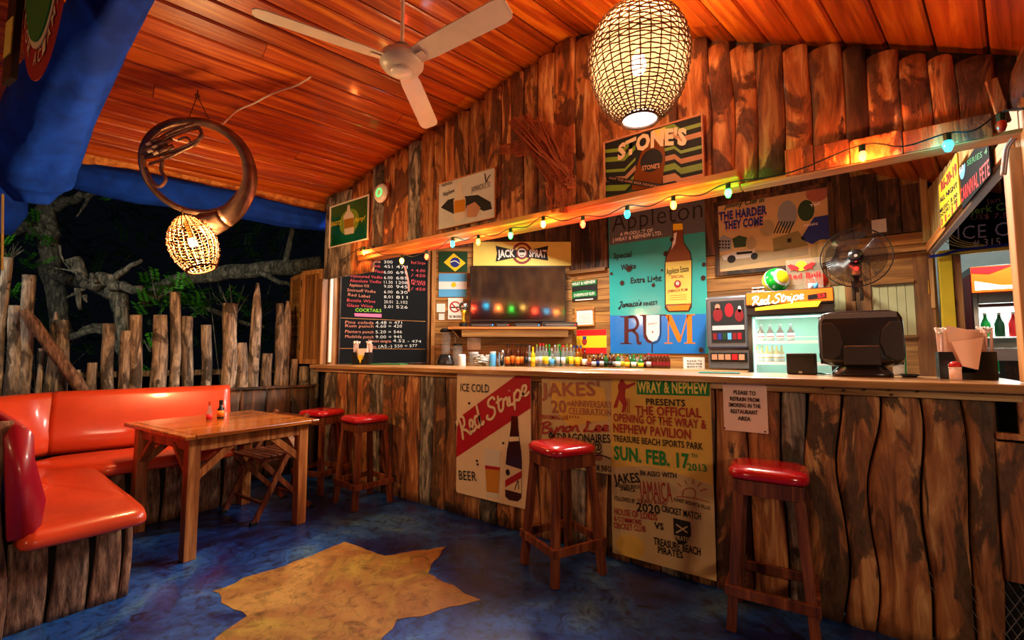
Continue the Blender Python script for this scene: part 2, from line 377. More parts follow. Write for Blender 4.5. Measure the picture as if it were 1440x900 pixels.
mp = coords(nt, (1, 1, 1), False); n1 = noi(nt, mp, 1.7, 7, .7, .6); n2 = noi(nt, mp, 14, 10, .9, .75)
r1 = ramp(nt, n1.outputs[0], [(.34, hx('a08438')), (.48, hx('86592e')), (.62, hx('a47c40'))]); r2 = ramp(nt, n2.outputs[0], [(.32, hx('3a2418')), (.52, (1, 1, 1))])
nt.links.new(mixc(nt, .7, r1.outputs[0], r2.outputs[0], 'MULTIPLY'), b.inputs['Base Color']); bump(nt, b, n2.outputs[0], .15, .003); MT['star_paint'] = m
# bulb colours
for nm, c, e in (('bulb_red', 'ff2010', 'ff3010'), ('bulb_green', '30ff50', '20ff30'), ('bulb_blue', '20d0ff', '10c0e8'), ('bulb_yellow', 'ffc040', 'ffb030'), ('bulb_orange', 'ff7a20', 'ff5a10')):
    plain(nm, c, .3, emit=9 if nm in ('bulb_red', 'bulb_orange') else 22, ecol=e, alpha=.6)
plain('bulb_off', 'e0401c', .25, coat=.8); plain('lamp_core', 'ffffff', .4, emit=30, ecol='fff6e6', alpha=.3); plain('lamp_core_warm', 'ffffff', .4, emit=30, ecol='ffd890', alpha=.3); plain('lamp_glow', 'ffffff', .5, emit=3.5, ecol='fdfbf6')

# ================================================================ SHELL
rnd = random.Random(7)
PH = R(11.7); TD = math.tan(PH); DV = Vector((math.sin(PH), math.cos(PH), 0))
def ridge(y): return -1.4 + (y - 2.7) * TD
def zc(x, y):
    dx = x - ridge(y); return 3.42 + (.19 * dx if dx < 0 else -.48 * dx)
# floor
fl = struct('floor')
MB().span(-12, 6, -5, 9, -.06, 0).build('slab', 'floor_paint', fl)
def rough_poly(pts, seed=0, amp=.03, step=.05):
    out = []; n = len(pts)
    for i in range(n):
        a = Vector(pts[i]); b = Vector(pts[(i + 1) % n]); k = max(1, int((b - a).length / step)); nn = Vector((-(b - a).y, (b - a).x)).normalized()
        for j in range(k):
            p = a + (b - a) * j / k; q = p + nn * amp * (N1(p.x * 7, p.y * 7, seed) + .6 * N1(p.x * 23, p.y * 23, seed)); out.append((q.x, q.y))
    return out
star = [atZ(*p) for p in [(298, 831), (400, 795), (487, 761), (542, 782), (624, 769), (600, 807), (676, 844), (560, 872), (540, 896)]]
star = [(p.x, p.y) for p in star] + [(-1.5, 1.0), (-1.55, .78), (-1.8, .86), (-2.05, .72), (-2.15, .82), (-2.22, .9), (-2.297, 1.033)]
MB().prism(rough_poly(star), .0, .002).build('painted_star', 'star_paint', fl)

# ceiling boards
cl = struct('ceiling')
def ceiling_plane(sgn, k0, k1, wd, slope, seed):
    r_ = random.Random(seed)
    h = Vector((math.cos(PH), -math.sin(PH), 0)) * sgn        # away from the ridge, level
    gx = slope / math.cos(PH)                                  # drop per metre of h
    s = (h - Vector((0, 0, gx))).normalized(); n = DV.cross(s); n = n if n.z > 0 else -n
    O = Vector((ridge(2.7), 2.7, 3.42))
    for k in range(k0, k1):
        cuts = [-6.2] + sorted([r_.uniform(-3.5, 2.6)]) + [2.95]
        for a, b in zip(cuts[:-1], cuts[1:]):
            y1 = b
            c = O + DV * ((a + b) / 2) + s * ((k + .5) * wd) + n * (.012 + r_.uniform(-.0015, .0015))
            L = (b - a) / 2 - .002; W = wd / 2 - .0045; t = .011; e = .009
            vs = [(-L, -W + e, -t), (L, -W + e, -t), (L, W - e, -t), (-L, W - e, -t), (-L, -W, -t + e), (L, -W, -t + e), (L, W, -t + e), (-L, W, -t + e), (-L, -W, t), (L, -W, t), (L, W, t), (-L, W, t)]
            fs = [(3, 2, 1, 0), (0, 1, 5, 4), (2, 3, 7, 6), (1, 2, 6, 5), (3, 0, 4, 7), (4, 5, 9, 8), (6, 7, 11, 10), (5, 6, 10, 9), (7, 4, 8, 11), (8, 9, 10, 11)]
            o = MB().add(vs, fs).build('ceiling_board', 'ceiling_wood', cl)
            sd = s if n.dot(DV.cross(s)) > 0 else -s
            M = Matrix((DV, n.cross(DV), n)).transposed().to_4x4(); M.translation = c; o.matrix_local = M
    # deck above
    c0 = O + s * (k0 * wd) + n * .034; c1 = O + s * (k1 * wd) + n * .034
    MB().add([c0 + DV * -6.2, c0 + DV * 2.95, c1 + DV * 2.95, c1 + DV * -6.2, c0 + DV * -6.2 + n * .03, c0 + DV * 2.95 + n * .03, c1 + DV * 2.95 + n * .03, c1 + DV * -6.2 + n * .03],
             [(0, 1, 2, 3), (7, 6, 5, 4), (0, 4, 5, 1), (1, 5, 6, 2), (2, 6, 7, 3), (3, 7, 4, 0)]).build('roof_deck', 'dark_board', cl)
ceiling_plane(-1, 0, 21, .152, .19, 3)
ceiling_plane(1, 0, 20, .176, .48, 5)

# log slab with a wandering outline
def slab(parent, xb0, xb1, xt0, xt1, z0, z1, yb, th, mat, seed, nz=12, name='log', wob=.012, back=.03, n=7, topcut=None):
    m = MB(); loops = []; cx = (xb0 + xb1) / 2
    for i in range(nz + 1):
        t = i / nz; z = z0 + (z1 - z0) * t
        l = xb0 + (xt0 - xb0) * t; r = xb1 + (xt1 - xb1) * t
        l += wob * 1.6 * N1(z * 2.2, xb0 * 4.3, xt0 * 2.1); r += wob * 1.6 * N1(z * 2.2, xb1 * 4.3, xt1 * 2.1)
        mm = (l + r) / 2; w2 = (r - l) / 2 + .0005; lp = []
        for ca, sa in ((1, 0), (.975, .5), (.9, .78), (.62, .93), (.2, 1), (-.25, 1), (-.62, .93), (-.9, .78), (-.975, .5), (-1, 0)):
            dd = th * sa * (1 + .25 * N1(z * 3 + seed, ca * 2, seed)) * (.8 if i in (0, nz) else 1)
            zz = z if not (topcut and i == nz) else z - .015 * abs(ca) ** 3
            lp.append((mm - ca * w2 - cx, -dd, zz - z0))
        lp += [(mm + w2 * .96 - cx, back, z - z0), (mm - w2 * .96 - cx, back, z - z0)]
        loops.append(lp)
    m.loft(loops); return m.build(name, mat, parent, smooth=True, loc=(cx, yb, z0))

# upper log wall over the bar front
wf = struct('wall_front')
ub = [448, 458, 495, 510, 527, 542, 557, 576, 594, 612, 627, 640, 661, 682, 706, 720, 737, 757, 780, 810, 842, 880, 918, 955, 1002, 1033, 1065, 1104, 1144, 1189, 1220, 1270, 1312, 1350, 1409]
bx = [atY(p, 200 if p > 520 else 330, 2.65).x for p in ub]
for i in range(1, len(bx) - 1):
    a, b = bx[i], bx[i + 1]; gap = .007 if i in (12, 16, 17) else .0
    zb = 2.115 if a > -3.72 else 1.99; mid = (a + b) / 2
    ztop = zc(mid, 2.65) - .022 - rnd.uniform(0, .03) - .0 * gap
    mt = 'log_grey' if i < 8 and i % 3 == 1 else ('dark_board' if ub[i] == 1189 else 'log_wall')
    slab(wf, a + gap, b - gap * .3, a + gap + rnd.uniform(-.004, .004), b - gap * .3, zb, ztop, 2.65, .018, mt, i + 1, nz=9, wob=.01, topcut=True)
# dark strip added behind the log tops to stop bar light leaking through
for a, b in ((-4.5, ridge(2.75)), (ridge(2.75), .62)):
    za, zb_ = zc(a + .001, 2.72) + .02, zc(b - .001, 2.72) + .02
    MB().vprism([(a, za - .22), (b, zb_ - .22), (b, zb_), (a, za)], 2.70, 2.74).build('light_block', 'dark_board', wf)
# header beam along its foot
bm = thing('header_beam', 'long reddish timber beam across the top of the bar opening, lit by party bulbs', 'beam')
MB().span(-3.75, -.42, 2.60, 2.72, 2.10, 2.165).build('timber', 'beam_wood', bm, bev=.008); MB().span(-.418, .62, 2.615, 2.72, 2.098, 2.114).build('timber', 'beam_wood', bm, bev=.003)
MB().span(-3.70, -.42, 2.555, 2.598, 2.135, 2.175).build('batten', 'beam_wood', bm, bev=.005)
# lower boards at the right of the beam
for i, (a, b) in enumerate(zip([1103, 1144, 1195, 1271], [1144, 1195, 1271, 1400])):
    xa, xb = atY(a, 230, 2.6).x, atY(b, 210, 2.6).x
    MB().span(xa + .003, xb - .003, 2.600, 2.617, 2.10, 2.235 - .012 * i).build('face_board', 'log_wall', bm, bev=.004)

# back wall of the bar: horizontal boards below, dark upright boards above
wb = struct('wall_back'); z = 0.0; k = 0
xsplit = [-2.95, -1.6, -.2, .62]
while z < 2.28:
    hh = .145; top = min(z + hh - .004, 2.28)
    if z + hh > .8:
        MB().span(-2.96, -.13 if z + hh > 1.0 and z < 2.0 else .63, 5.285, 5.31, z, top).build('board', 'inner_wood', wb, bev=.004, seg=1)
    z += hh; k += 1
xs = -2.96; k = 0
while xs < 1.9:
    ww = rnd.uniform(.15, .21); MB().span(xs + .003, xs + ww - .003, 5.27, 5.30, 2.285, zc(xs + ww / 2, 5.3) - .04 if xs < .6 else 2.9).build('upright_board', 'dark_board', wb, bev=.005, seg=1); xs += ww
MB().span(-2.96, -2.4, 5.24, 5.268, 2.25, 2.30).build('rail', 'inner_wood', wb, bev=.005)
MB().span(-.02, .62, 5.21, 5.262, 2.10, 2.14).build('rail', 'inner_wood', wb, bev=.005)
MB().span(-3, .65, 5.32, 5.36, 0, 3.2).build('backing', 'side_board', wb)
# diagonal corner wall
wd_ = struct('wall_corner'); z = .6
ln = 1.9
while z < 2.55:
    for a, b in ((0, .62), (.624, ln)):
        MB().span(a, b, -.012, .012, z, z + .141).build('board', 'inner_wood', wd_, bev=.004, seg=1)
    z += .145
wd_.location = (-4.4, 4.2, 0); wd_.rotation_euler = (0, 0, R(36.3))
for i in range(13): MB().span(i * .15 + .002, i * .15 + .148, -.02, .012, 2.62, 3.1).build('upright_board', 'dark_board', wd_, bev=.005, seg=1)
MB().span(0, .05, -.045, -.013, .6, 2.6).build('corner_post', 'beam_wood_z', wd_, bev=.004)
MB().span(0, 1.9, .03, .06, 0, 3.1).build('backing', 'side_board', wd_)
# left side wall
wl = struct('wall_left'); wl.location = (-4.42, 2.72, 0); wl.rotation_euler = (0, 0, R(90))
for i in range(9):
    MB().span(i * .165 + .002, i * .165 + .163, -.015, .02, .0, 2.75).build('board', 'inner_wood_z', wl, bev=.004, seg=1)
# bar inner ceiling line is the roof itself; right side panel over the doorway
wr = struct('wall_right'); wr.location = (.63, 5.26, 0); wr.rotation_euler = (0, 0, R(-90))
for i in range(14):
    MB().span(i * .18 + .002, i * .18 + .178, -.012, .012, 2.12, zc(.7, 5.26 - i * .18) - .05).build('board', 'side_board', wr, bev=.003, seg=1)
MB().span(0, 2.5, -.022, .02, 2.075, 2.118).build('lintel', 'cream', wr, bev=.006)
MB().span(0, 2.5, -.04, -.0225, 2.085, 2.16).build('lintel_trim', 'beam_wood', wr, bev=.003)
MB().span(0, .07, -.06, -.013, 2.16, 3.0).build('trim_board', 'side_board', wr, bev=.003)

# ================================================================ BAR FRONT
bar = thing('bar_counter', 'long log-fronted bar counter with a pale varnished wooden top', 'bar counter')
tb = [452, 469, 484, 498, 515.6, 534, 548, 567, 587, 606, 624]
xx = [atY(p, 600, 2.6).x for p in tb]; x = xx[-1]
while x < -.7: x += rnd.uniform(.14, .2); xx.append(x)
xx[-1] = atY(1000, 530, 2.6).x
for p in (1048, 1095, 1127): xx.append(atY(p, 530, 2.6).x)
for i in range(len(xx) - 1):
    a, b = xx[i], xx[i + 1]
    slab(bar, a + .003, b - .003, a + .003, b - .003, .0, 1.06, 2.64, .03, 'log_bar' if i % 4 else 'log_grey', 40 + i, nz=12, wob=.018)
bot = [1139, 1190, 1230, 1304, 1376, 1432]; top = [1127, 1183, 1232, 1281, 1342, 1399]
for i in range(5):
    b0, b1 = [atZ(p, 849 + (p - 1143) * .27).x for p in (bot[i], bot[i + 1])]; t0, t1 = [atY(p, 540, 2.6).x for p in (top[i], top[i + 1])]
    if i == 4: b1 = .452; t1 = .468; b0 = min(b0, .36)
    if i == 3: b1 = min(b1, .36)
    slab(bar, b0 + .003, b1 - .003, t0 + .003, t1 - .003, .0, 1.06, 2.645, .036, 'log_bar', 80 + i, nz=16, wob=.03, n=9)
MB().span(-4.45, .54, 2.68, 2.75, .02, 1.05).build('carcass', 'gap_dark', bar)
MB().span(-4.47, .60, 2.56, 3.16, 1.062, 1.098).build('counter_top', 'counter_wood', bar, bev=.006)
MB().span(-4.43, .54, 2.598, 2.612, 1.028, 1.061).build('apron_rail', 'counter_wood', bar, bev=.003)
# nail heads on the right-hand logs
nm_ = MB()
for p in [(1157, 543), (1215, 545), (1250, 545), (1254, 552), (1290, 547), (1366, 548), (1381, 549), (1187, 546)]:
    q = atY(p[0], p[1] + 3, 2.592); nm_.lathe([(.006, 0), (.005, .003)], 6, q, Matrix.Rotation(R(90), 4, 'X'))
nm_.build('nail_head', 'rust', bar, kind='stuff')

# right end of the bar
post = thing('door_post', 'pale square timber post at the right end of the bar', 'post')
MB().span(.565, .66, 2.66, 2.75, 1.1, 2.055).build('timber', 'beam_wood_z', post, bev=.006)
MB().span(.60, .70, 2.60, 2.655, 1.86, 2.2).build('brace', 'beam_wood_z', post, bev=.01)
lp = thing('slanted_log_post', 'slanted round log post under the roof at the right edge', 'post')
MB().tube([(.60, 2.6, 2.18), (.63, 2.56, 2.3), (.70, 2.52, 2.45)], [.05, .065, .08], 12).build('trunk', 'log_wall', lp, smooth=True)
MB().bar((.545, 2.57, 2.13), (.515, 2.57, 2.32), .035, .02).build('batten', 'log_wall', lp, bev=.003)
pn = thing('end_panel', 'weathered board panel with wire mesh below, right of the bar logs', 'panel')
for a, b, z0 in ((.458, .56, .34), (.563, .67, .36), (.673, .86, .35)):
    MB().span(a, b, 2.60, 2.63, z0, .87).build('board', 'log_bar', pn, bev=.004)
mm = MB()
for k in range(16):
    for s_ in (-1, 1):
        x0 = .46 + k * .03 - .1; p = (x0, 2.62, .02); q = (x0 + s_ * .17, 2.62, .34)
        mm.tube([p, q], .0018, 4)
mm.build('wire_mesh', 'wire', pn, kind='stuff')
MB().span(.46, .9, 2.60, 2.64, .88, .905).build('sill', 'log_bar', pn, bev=.003)
MB().span(.46, .9, 2.65, 2.68, 0, .9).build('backing', 'gap_dark', pn)
w1 = struct('window_1')
MB().span(.535, .90, 2.62, 2.628, .91, 1.06).build('pane', 'dark_pane', w1)
MB().bar((.535, 2.61, 1.07), (.535, 2.61, .905), .02, .02).build('frame', 'log_bar', w1)
MB().bar((.59, 2.605, 1.06), (.64, 2.605, .905), .012, .016).build('glazing_bar', 'beam_wood_z', w1)

# ---------------------------------------------------------------- signs on the bar front
s = Sign('beer_sign', 'pale enamel beer sign with red diagonal band, bottle and glass, on bar front', 'sign', FB, [(644, 525.5), (748.5, 528), (744.5, 718.5), (640, 691)], 'sign_pale', .006, rad=.02)
s.poly([(643, 589), (726, 527), (748, 528), (748, 574), (640.5, 643)], 'sign_red', 1, 'red_band')
s.t('ICE COLD', (648, 550), (688, 552), 11, 'ink', bold=.004); s.t('BEER', (646, 674), (670.5, 676.5), 13, 'ink', bold=.004)
# cursive band lettering
CUR = {'R': ([[(.05, .95), (.35, 1.05), (.3, .5), (.12, 0)], [(.05, .8), (.35, 1.1), (.7, 1.0), (.62, .62), (.32, .52), (.6, .3), (.8, 0), (.95, .12)]], .85),
 'e': ([[(0, .12), (.32, .3), (.4, .52), (.22, .58), (.1, .3), (.2, .02), (.5, .1)]], .46), 'd': ([[(.42, .5), (.2, .55), (.05, .25), (.2, 0), (.42, .25), (.62, 1.05)], [(.5, .5), (.44, .1), (.56, 0), (.7, .12)]], .64),
 'S': ([[(.85, .85), (.75, 1.1), (.45, 1.05), (.38, .75), (.66, .45), (.6, .1), (.3, -.05), (.05, .15), (.2, .3)]], .8), 't': ([[(.3, 1.0), (.15, .3), (.2, .02), (.42, .12)], [(.05, .65), (.5, .7)]], .38),
 'r': ([[(0, .1), (.15, .5), (.12, .62)], [(.15, .5), (.4, .55), (.32, .1), (.5, .08)]], .44), 'i': ([[(.12, .55), (.05, .1), (.2, 0), (.35, .12)], [(.2, .82), (.22, .86)]], .3),
 'p': ([[(.15, .6), (-.1, -.4)], [(.12, .4), (.35, .6), (.5, .35), (.32, .02), (.1, .12)]], .5), 'B': ([[(.25, 1), (.12, 0)], [(0, .85), (.45, 1.08), (.68, .85), (.3, .55), (.7, .35), (.5, 0), (.1, .02)]], .7),
 'y': ([[(.05, .55), (.1, .15), (.3, .1), (.45, .55)], [(.45, .55), (.3, -.3), (.05, -.35)]], .48), 'o': ([[(.25, .55), (.05, .3), (.2, .02), (.42, .25), (.3, .55), (.5, .5)]], .48), 'n': ([[(.08, .55), (.04, .05)], [(.06, .4), (.3, .58), (.35, .1), (.5, .08)]], .48),
 'L': ([[(.45, .9), (.25, 1.05), (.25, .5), (.05, .05), (.3, .08), (.6, 0), (.75, .12)]], .7), 'J': ([[(.1, .9), (.6, 1.05), (.4, .4), (.2, -.25), (0, -.05), (.4, .2)]], .6), 'a': ([[(.4, .5), (.2, .55), (.05, .25), (.2, 0), (.4, .3)], [(.42, .55), (.38, .08), (.52, .08)]], .48), 'm': ([[(.06, .55), (.04, .05)], [(.06, .4), (.25, .58), (.28, .08)], [(.28, .4), (.48, .58), (.5, .1), (.62, .08)]], .64),
 'c': ([[(.4, .5), (.2, .55), (.05, .25), (.2, 0), (.45, .12)]], .44), 's': ([[(.05, .1), (.3, .6), (.35, .2), (.15, 0), (.02, .08)]], .4), "'": ([[(.1, 1), (.05, .8)]], .16), ' ': ([], .25)}
def cursive(s, txt, p, q, h, wd, mat, layer=4):
    a = s.q(*p); b = s.q(*q); hh = s.q(p[0], p[1] - h)[1] - a[1]; tot = sum(CUR[c][1] for c in txt); L = math.hypot(b[0] - a[0], b[1] - a[1]); ux, uz = (b[0] - a[0]) / L, (b[1] - a[1]) / L
    sc = L / tot; x = 0; m = MB(); y = s.y(layer)
    for ch in txt:
        for st in CUR[ch][0]:
            P = smoothpath([((x + u + .12 * v) * sc, v * hh, 0) for u, v in st], 4); vs = []
            for i, pt in enumerate(P):
                t = P[min(i + 1, len(P) - 1)] - P[max(i - 1, 0)]; n = Vector((-t.y, t.x, 0)).normalized() * wd / 2 * (1 if 0 < i < len(P) - 1 else .6)
                for g in (1, -1):
                    e = pt + n * g; vs.append((a[0] + e.x * ux - e.y * uz, y - .00004 * len(m.f) % .0008, a[1] + e.x * uz + e.y * ux))
            m.add(vs, [(2 * i, 2 * i + 1, 2 * i + 3, 2 * i + 2) for i in range(len(P) - 1)])
        x += CUR[ch][1]
    return m.build('lettering', mat, s.root)
cursive(s, 'Red', (650, 620), (681, 595), 27, .021, 'sign_pale'); cursive(s, 'Stripe', (685, 592), (745, 553), 22, .019, 'sign_pale')
bp = [(719, 585), (728.5, 585.5), (729, 600), (731, 620), (733, 633), (734, 650), (733.5, 700), (728, 705), (716, 703), (710.5, 698), (711.5, 650), (713, 634), (716.5, 616), (718.5, 600)]
s.poly(bp, 'beer_dark', 2, 'painted_bottle'); s.poly([(711.3, 653), (733.8, 660), (733.5, 694), (710.8, 688)], 'sign_pale', 3, 'bottle_label')
s.poly([(711, 675), (733.6, 662), (733.6, 672), (711, 685)], 'sign_red', 4, 'label_band'); s.poly([(717, 614), (730, 614), (730.3, 620), (716.3, 621)], 'sign_pale', 3, 'neck_label'); s.disc(714.5, 664, 3, 4.5, 'ink', 4)
s.stroke([(724, 689), (727, 680), (729, 676), (730, 688)], .006, 'ink', 4)
s.poly([(681, 630), (704, 634), (701.5, 700), (685, 700), (683, 690)], 'glass_paint', 2, 'painted_glass'); s.poly([(682.5, 655), (703.4, 657), (701.2, 694), (684.5, 691)], 'beer', 3, 'beer_fill'); s.poly([(682.5, 654), (703.6, 657), (703.2, 661), (682.8, 659)], 'sign_red', 4, 'beer_top')
for p in ((660, 567), (671, 648), (672, 653), (708, 623)): s.disc(p[0], p[1], 1.6, 1.8, 'rust', 3, 'rust_hole')

s = Sign('concert_poster', 'faded hand-painted concert poster behind the middle stool', 'poster', FB, [(756.5, 533), (859.5, 534.5), (860, 668), (768, 652)], 'poster_tan', .004)
s.u_ = 0
s.poly([(775, 536), (850, 545), (856, 590), (800, 600), (777, 570)], 'poster_yellow', 1, 'faded_wash')
s.t("JAKES'", (762, 557), (844, 556), 18, 'faded_red', bold=.02); s.t('20', (776, 580), (797, 580), 17, 'faded_red', bold=.02); s.t('th', (798, 570), (804, 570), 6, 'faded_red')
s.t('ANNIVERSARY', (803, 571.5), (862, 574), 9, 'faded_red'); s.t('CELEBRATION', (800, 582), (860, 585), 9, 'faded_red')
s.t('PERFORMING LIVE * * * *', (759, 589), (815, 591), 6, 'poster_red'); cursive(s, 'Byron', (760, 609), (815, 607), 14, .012, 'poster_red'); cursive(s, 'Lee', (820, 607), (856, 606), 13, .012, 'poster_red')
s.t('&', (772, 616), (782, 616), 10, 'poster_ink'); s.t('DRAGONAIRES', (785, 620), (859, 622.5), 11, 'poster_ink', bold=.02); s.t('@', (834, 634), (848, 634), 10, 'poster_ink')
s.stroke([(828, 642), (845, 640), (859, 645)], .006, 'poster_ink'); s.disc(841, 642, 7, 6, 'faded_red', 3)
s.t('ADM $1200 Call 965-4195 FOR INFO', (772, 654), (860, 664), 8, 'poster_ink')

s = Sign('cricket_poster', 'tall yellow hand-lettered cricket poster leaning on the bar front', 'poster', FB, [(859, 528), (1001, 531.5), (1005, 815), (860, 778)], 'poster_tan', .008)
s.poly([(860, 529), (1001, 532), (1002, 682), (960, 668), (910, 655), (860, 658)], 'poster_yellow', 1, 'yellow_ground')
s.poly([(896, 534), (998, 534.5), (998, 557), (896, 554.5)], 'poster_green', 2, 'green_band'); s.t('WRAY & NEPHEW', (897.5, 551.5), (996, 553.5), 15, 'pale_yellow', bold=.03)
s.t('PRESENTS', (909, 569), (964, 571.5), 9, 'poster_ink', bold=.02); s.t('THE OFFICIAL', (894, 582.5), (987, 587), 12, 'poster_red', bold=.025); s.t('OPENING OF THE WRAY &', (863, 592), (994, 603), 11, 'poster_red', bold=.025)
s.t('NEPHEW PAVILION', (863, 607), (972, 617.5), 12, 'poster_red', bold=.025); s.t('TREASURE BEACH SPORTS PARK', (863, 620), (989, 632.5), 8.5, 'poster_ink', bold=.02)
s.t('SUN. FEB. 17', (864, 645), (970, 658.5), 18, 'poster_green', bold=.035); s.t('TH', (972, 643), (981, 644), 6, 'poster_green'); s.t('2013', (967.5, 661), (994, 663), 10, 'poster_green', bold=.02)
s.t('IN ASSO WITH', (901, 668), (952, 672.5), 7, 'poster_ink', bold=.02); s.t('JAKES', (865, 680), (901, 678), 13, 'poster_ink', bold=.02); s.t('TREASURE BEACH', (868, 685), (900, 687), 5, 'poster_ink'); s.t('JAMAICA', (873, 689), (894, 692), 5, 'poster_ink')
s.t('JAMAICA', (901, 701), (946.5, 706), 26, 'poster_red', bold=.0); s.t('TOURIST BOARD', (897, 706), (939, 710), 5, 'poster_red'); s.t('SUNSET RESORT & VILLAS', (948, 704), (999, 717), 5, 'poster_ink')
s.stroke([(951, 698), (975, 700), (997, 706)], .004, 'poster_red'); s.stroke([(960, 698), (962, 689), (972, 686), (978, 692), (976, 700)], .004, 'poster_red')
for a, b in (((958, 684), (953, 679)), ((966, 681), (963, 675)), ((974, 680), (975, 673)), ((981, 684), (986, 678)), ((984, 690), (994, 687))): s.stroke([a, b], .004, 'poster_red', k=1)
s.t('FOLLOWED BY', (865, 703), (894, 708), 6, 'poster_ink'); s.t('2020', (896, 718), (929, 723), 12, 'poster_ink', bold=.02); s.t('CRICKET MATCH', (931, 719), (986, 731), 9, 'poster_ink', bold=.02)
s.t('HOUSE OF LORDS', (865, 723), (925, 732), 9, 'poster_red', bold=.02); s.t('& COMMONS', (864, 732), (903, 738), 7, 'poster_red', bold=.02); s.t('CRICKET CLUB', (864, 742), (909, 748), 8, 'poster_red', bold=.02); s.t('VS', (921, 743), (934, 745), 9, 'poster_ink', bold=.03)
s.poly([(947, 728), (971, 734), (972, 752), (966, 764), (956, 766), (948, 756)], 'poster_ink', 2, 'pirate_shield'); s.stroke([(951, 737), (967, 749)], .008, 'poster_tan', k=1); s.stroke([(967, 740), (951, 749)], .008, 'poster_tan', 3.5, k=1); s.t('PIRATES', (949, 758), (971, 762), 6, 'poster_tan')
s.t('TREASURE BEACH', (920, 765), (986, 781), 10, 'poster_ink', bold=.025); s.t('PIRATES', (926, 777), (961, 785), 9, 'poster_ink', bold=.025)
# cricketer
s.poly([(873, 534), (877, 534.5), (879, 539), (882, 541), (893, 537.5), (894, 540), (884, 546), (880, 547), (879, 556), (882, 568), (878, 580), (874, 580), (876, 570), (871, 562), (868, 573), (864, 574), (863, 571), (867, 560), (870, 551), (869, 542)], 'poster_red', 2, 'cricketer')
for x_ in (880, 882.5, 885): s.stroke([(x_, 560), (x_ + .3, 581)], .004, 'poster_red', k=1)
s.poly([(866, 762), (873, 752), (890, 752), (905, 762), (907, 778), (895, 788), (872, 783)], 'poster_yellow', 1, 'faded_crest')

s = Sign('no_smoking_notice', 'pinned white paper notice asking not to smoke, on bar front', 'notice', FB, [(1018, 536), (1080, 538.5), (1078.5, 610), (1016.5, 604.5)], 'pink_paper', .003)
for t_, a, b in (('PLEASE TO', (1032, 554), (1063, 556)), ('REFRAIN FROM', (1027, 563), (1068, 565.5)), ('SMOKING IN THE', (1025, 571.5), (1070, 574)), ('RESTAURANT', (1028, 580.5), (1066, 583)), ('AREA', (1038, 590.5), (1056, 592))): s.t(t_, a, b, 5.5, 'poster_ink', bold=.025)
for p in ((1020, 539), (1077.5, 541), (1019, 602), (1076, 607)): s.disc(*p, 1.2, 1.4, 'ink', 2, 'pin')

# ---------------------------------------------------------------- boards on the upper wall
s = Sign('green_bottle_poster', 'small green poster with a glowing bottle at the wall\'s left end', 'poster', FW, [(464, 291), (517, 278), (518.5, 335), (466, 347)], 'photo_green', .004, frame='white_gloss', fw=.012)
s.poly([(485, 330), (483, 305), (488, 297), (489, 289), (492, 288), (493, 296), (498, 303), (498, 328)], 'glass_paint', 2, 'painted_bottle'); s.poly([(484.5, 322), (484, 309), (497.5, 306), (498, 319)], 'gold', 3, 'bottle_label'); s.t('SHOTS', (465.5, 319), (480, 316), 6, 'yellow'); s.t('Party!', (499, 313), (514, 309), 6, 'yellow', shear=.3)
s.disc(491, 312, 14, 18, 'lime', 1)
s = Sign('island_map_poster', 'square grey poster of an island map, bottle and fruit on log wall', 'poster', FW, [(619, 257), (697, 238), (695.5, 308), (614, 322)], 'stone_white', .006, frame='beam_wood', fw=.006)
s.poly([(620, 292), (630, 281), (641, 278), (655, 276), (672, 274), (690, 284), (692, 294), (680, 297), (668, 290), (652, 294), (640, 302), (628, 296)], 'ink', 1, 'island_shape')
s.poly([(639, 310), (638, 282), (643, 272), (644, 255), (649, 254), (650, 270), (655, 280), (655, 305), (647, 312)], 'glass_paint', 2, 'painted_bottle'); s.poly([(639, 300), (639, 283), (654.5, 280), (654.5, 297)], 'beer', 3, 'bottle_label')
s.poly([(656, 290), (668, 284), (676, 292), (670, 305), (657, 306)], 'poster_pink', 2, 'painted_fruit'); s.t('NEPHEW', (622, 263), (637, 259), 4, 'ink'); s.t('Nephew', (623, 277), (640, 270), 6, 'ink', shear=.3); s.t("JAMAICA'S 50", (663, 271), (690, 263), 8, 'ink', bold=0)
s.stroke([(682, 244), (684, 256), (687, 250), (690, 246)], .01, 'ink')
s = Sign('ginger_wine_sign', 'framed dark green-striped sign with a big tilted bottle, under the pendant lamp', 'sign', FW, [(851, 202), (987, 163), (988, 255), (852, 284)], 'ink', .012, frame='poster_pink', fw=.010)
yy = 0
for k, (a, b, c) in enumerate([('lime', 0, .12), ('lime', .18, .28), ('poster_pink', .34, .42), ('lime', .50, .55), ('lime', .68, .76), ('lime', .84, .90)]):
    s.poly([(0, s.h * b), (s.w * .22, s.h * (b - .06)), (s.w * .34, s.h * (b + .08)), (s.w * .34, s.h * (c + .08)), (s.w * .22, s.h * (c - .06)), (0, s.h * c)], a if k != 0 else 'dark_green', 1, 'zigzag_stripe', False)
    s.poly([(s.w * .62, s.h * (b + .1)), (s.w * .74, s.h * (b + .1)), (s.w * .8, s.h * b), (s.w, s.h * b), (s.w, s.h * c), (s.w * .8, s.h * c), (s.w * .74, s.h * (c + .1)), (s.w * .62, s.h * (c + .1))], 'lime' if k % 2 else 'poster_pink', 1, 'zigzag_stripe', False)
s.poly([(888, 268), (892, 245), (902, 215), (916, 190), (918, 184), (936, 179), (934, 200), (936, 225), (930, 262)], 'rum', 2, 'painted_bottle'); s.poly([(916, 193), (918, 184), (936, 179), (934, 196)], 'pale_yellow', 3, 'bottle_cap')
s.disc(916, 226, 16, 16, 'ink', 3, 'bottle_label'); s.t("STONE'S", (903, 240), (928, 236), 6, 'poster_pink', 4, bold=.03)
s.t("STONE'S", (869, 226), (966, 204), 20, 'sign_pale', 5, bold=.05, arc=.035)
